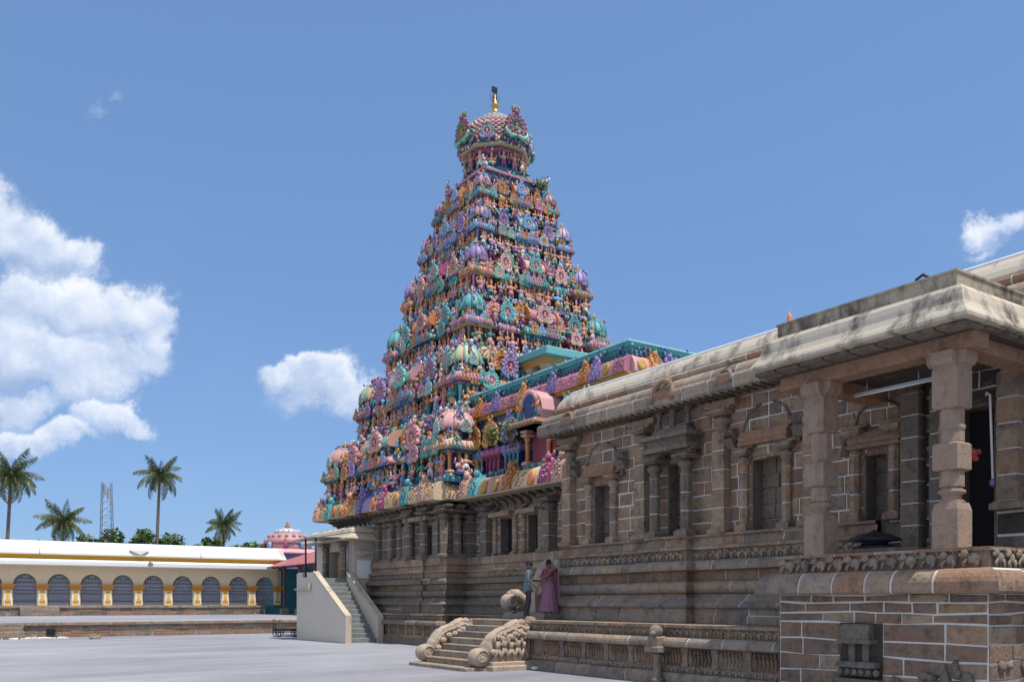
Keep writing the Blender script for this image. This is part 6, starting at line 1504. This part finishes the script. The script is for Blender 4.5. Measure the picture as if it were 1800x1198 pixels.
# man: seen from his side, turned towards the woman, near arm reaching forward
man = thing('person', 'man in blue grey shirt and dark trousers standing at the platform edge', 'person', (15.05, 21.35, 1.34), R(62))
J = dict(pelvis=((0, .01, .93), .135), spine=((0, .0, 1.1), .125), chest=((0, .015, 1.28), (.15, .12)), neck0=((0, .0, 1.43), .07), neck=((0, -.015, 1.5), .05), head=((0, -.03, 1.575), (.075, .085)), top=((0, -.025, 1.655), .07),
         shl=((.17, .02, 1.385), .07), shr=((-.17, .02, 1.385), .07), ell=((.23, -.06, 1.14), .045), elr=((-.22, .05, 1.13), .045), wristl=((.17, -.30, 1.12), .027), wristr=((-.19, -.14, .98), .027),
         hipl=((.1, .0, .86), .095), hipr=((-.1, .0, .86), .095), knl=((.12, -.03, .5), .062), knr=((-.11, .05, .5), .062), anl=((.13, .03, .09), .045), anr=((-.12, .13, .09), .045), tol=((.15, -.13, .04), .04), tor=((-.13, -.02, .04), .04))
E = [('pelvis', 'spine'), ('spine', 'chest'), ('chest', 'neck0'), ('neck0', 'neck'), ('neck', 'head'), ('head', 'top'), ('chest', 'shl'), ('chest', 'shr'), ('shl', 'ell'), ('shr', 'elr'), ('ell', 'wristl'), ('elr', 'wristr'),
     ('pelvis', 'hipl'), ('pelvis', 'hipr'), ('hipl', 'knl'), ('hipr', 'knr'), ('knl', 'anl'), ('knr', 'anr'), ('anl', 'tol'), ('anr', 'tor')]
reg = {e: 0 for e in E}
for e in (('pelvis', 'spine'), ('spine', 'chest'), ('chest', 'neck0'), ('chest', 'shl'), ('chest', 'shr'), ('shl', 'ell'), ('shr', 'elr')): reg[e] = 1
for e in (('pelvis', 'hipl'), ('pelvis', 'hipr'), ('hipl', 'knl'), ('hipr', 'knr'), ('knl', 'anl'), ('knr', 'anr')): reg[e] = 2
add_hand(J, E, reg, 'l', J['wristl'][0], (-.1, -1, -.1), 0); add_hand(J, E, reg, 'r', J['wristr'][0], (.1, -.8, -.5), 0)
skin_body('body', J, E, reg, [SK, SHIRT, TROU], man)
head(man, (0, -.03, 1.59), R(-35), False)
m = MB(); m.lathe([(.165, .80), (.178, .84), (.172, .95), (.15, 1.08), (.14, 1.1)], 16, sy=.82); build('shirt_hem', m, SHIRT, man)
# woman: facing the courtyard and the man, arms folded, end of the sari over the shoulder
wom = thing('person', 'woman in mauve sari with folded arms standing beside the white stone lion', 'person', (15.5, 20.98, 1.52), R(-40))
m = MB(); m.box(15.12, 15.8, 20.7, 22.0, 1.338, 1.515); wpart(us, 'step', m, M['stone_grey'])
J = dict(pelvis=((0, .02, .86), .13), spine=((0, .01, 1.0), .105), chest=((0, .0, 1.16), (.13, .105)), neck0=((0, .0, 1.29), .06), neck=((0, -.01, 1.36), .042), head=((0, -.025, 1.43), (.07, .078)), top=((0, -.02, 1.50), .066),
         shl=((.15, .01, 1.25), .058), shr=((-.15, .01, 1.25), .058), ell=((.21, -.04, 1.02), .04), elr=((-.21, -.04, 1.02), .04), wristl=((-.04, -.19, 1.04), .024), wristr=((.05, -.21, 1.0), .024),
         hipl=((.09, .0, .8), .1), hipr=((-.09, .0, .8), .1), knl=((.08, -.02, .46), .065), knr=((-.08, -.02, .46), .065), anl=((.07, .03, .08), .04), anr=((-.07, .03, .08), .04), tol=((.08, -.12, .035), .034), tor=((-.08, -.12, .035), .034))
E = E[:20]; reg = {e: 0 for e in E}
for e in (('pelvis', 'spine'), ('spine', 'chest'), ('chest', 'neck0'), ('chest', 'shl'), ('chest', 'shr'), ('shl', 'ell'), ('shr', 'elr')): reg[e] = 1
add_hand(J, E, reg, 'l', J['wristl'][0], (-1, -.1, -.05), 0); add_hand(J, E, reg, 'r', J['wristr'][0], (1, .1, -.05), 0)
skin_body('body', J, E, reg, [SK, BLOUSE], wom)
head(wom, (0, -.03, 1.445), R(15), True)
def cloth_loft(rows, n, fold, m, mi=0, arc_=None):
    """rows: (z, rx, ry, cx, cy, depth of folds)"""
    v = []; f = []
    for z, rx, ry, cx, cy, dp in rows:
        for i in range(n):
            a = 2 * PI * i / n; k = 1 + dp * math.sin(a * fold + z * 2)
            v.append((cx + rx * k * math.cos(a), cy + ry * k * math.sin(a), z))
    for j in range(len(rows) - 1):
        for i in range(n): i2 = (i + 1) % n; f.append((j * n + i, j * n + i2, (j + 1) * n + i2, (j + 1) * n + i))
    m.add(v, f, mi, True)
m = MB(); cloth_loft([(.06, .30, .27, .0, .0, .07), (.1, .285, .25, 0, 0, .06), (.35, .235, .205, 0, 0, .045), (.6, .205, .18, 0, .01, .03), (.8, .185, .16, 0, .02, .012), (.93, .15, .128, 0, .015, 0), (1.0, .125, .11, 0, .01, 0)], 44, 11, m)
build('sari_skirt', m, SARI, wom)
def strip(path, width, m, mi=0, nseg=5):
    v = []; f = []
    for i, (p, wv) in enumerate(path):
        p, wv = Vector(p), Vector(wv)
        for k in range(nseg + 1):
            t = k / nseg - .5; v.append(p + wv * t * width + Vector((0, .012 * math.sin(k * 2.6), 0)))
    for i in range(len(path) - 1):
        for k in range(nseg): o = i * (nseg + 1) + k; f.append((o, o + 1, o + nseg + 2, o + nseg + 1))
    m.add(v, f, mi, True)
m = MB(); strip([((-.15, -.1, .92), (0, .3, 1)), ((-.06, -.155, 1.02), (.3, 0, 1)), ((.05, -.145, 1.14), (.6, 0, .8)), ((.13, -.08, 1.27), (1, 0, .3)), ((.155, .02, 1.325), (1, 0, -.1)), ((.16, .1, 1.24), (1, .2, 0)), ((.17, .15, 1.0), (1, .3, 0)), ((.18, .18, .7), (1, .3, 0)), ((.19, .2, .42), (1, .3, 0))], .2, m)
build('sari_end', m, SARI, wom)
m = MB(); strip([((.26, .13, 1.22), (.5, .3, 0)), ((.275, .175, 1.0), (.5, .3, 0)), ((.285, .21, .7), (.5, .3, 0)), ((.295, .235, .42), (.5, .3, 0))], .09, m, 0, 2); build('sari_border', m, SARI2, wom)
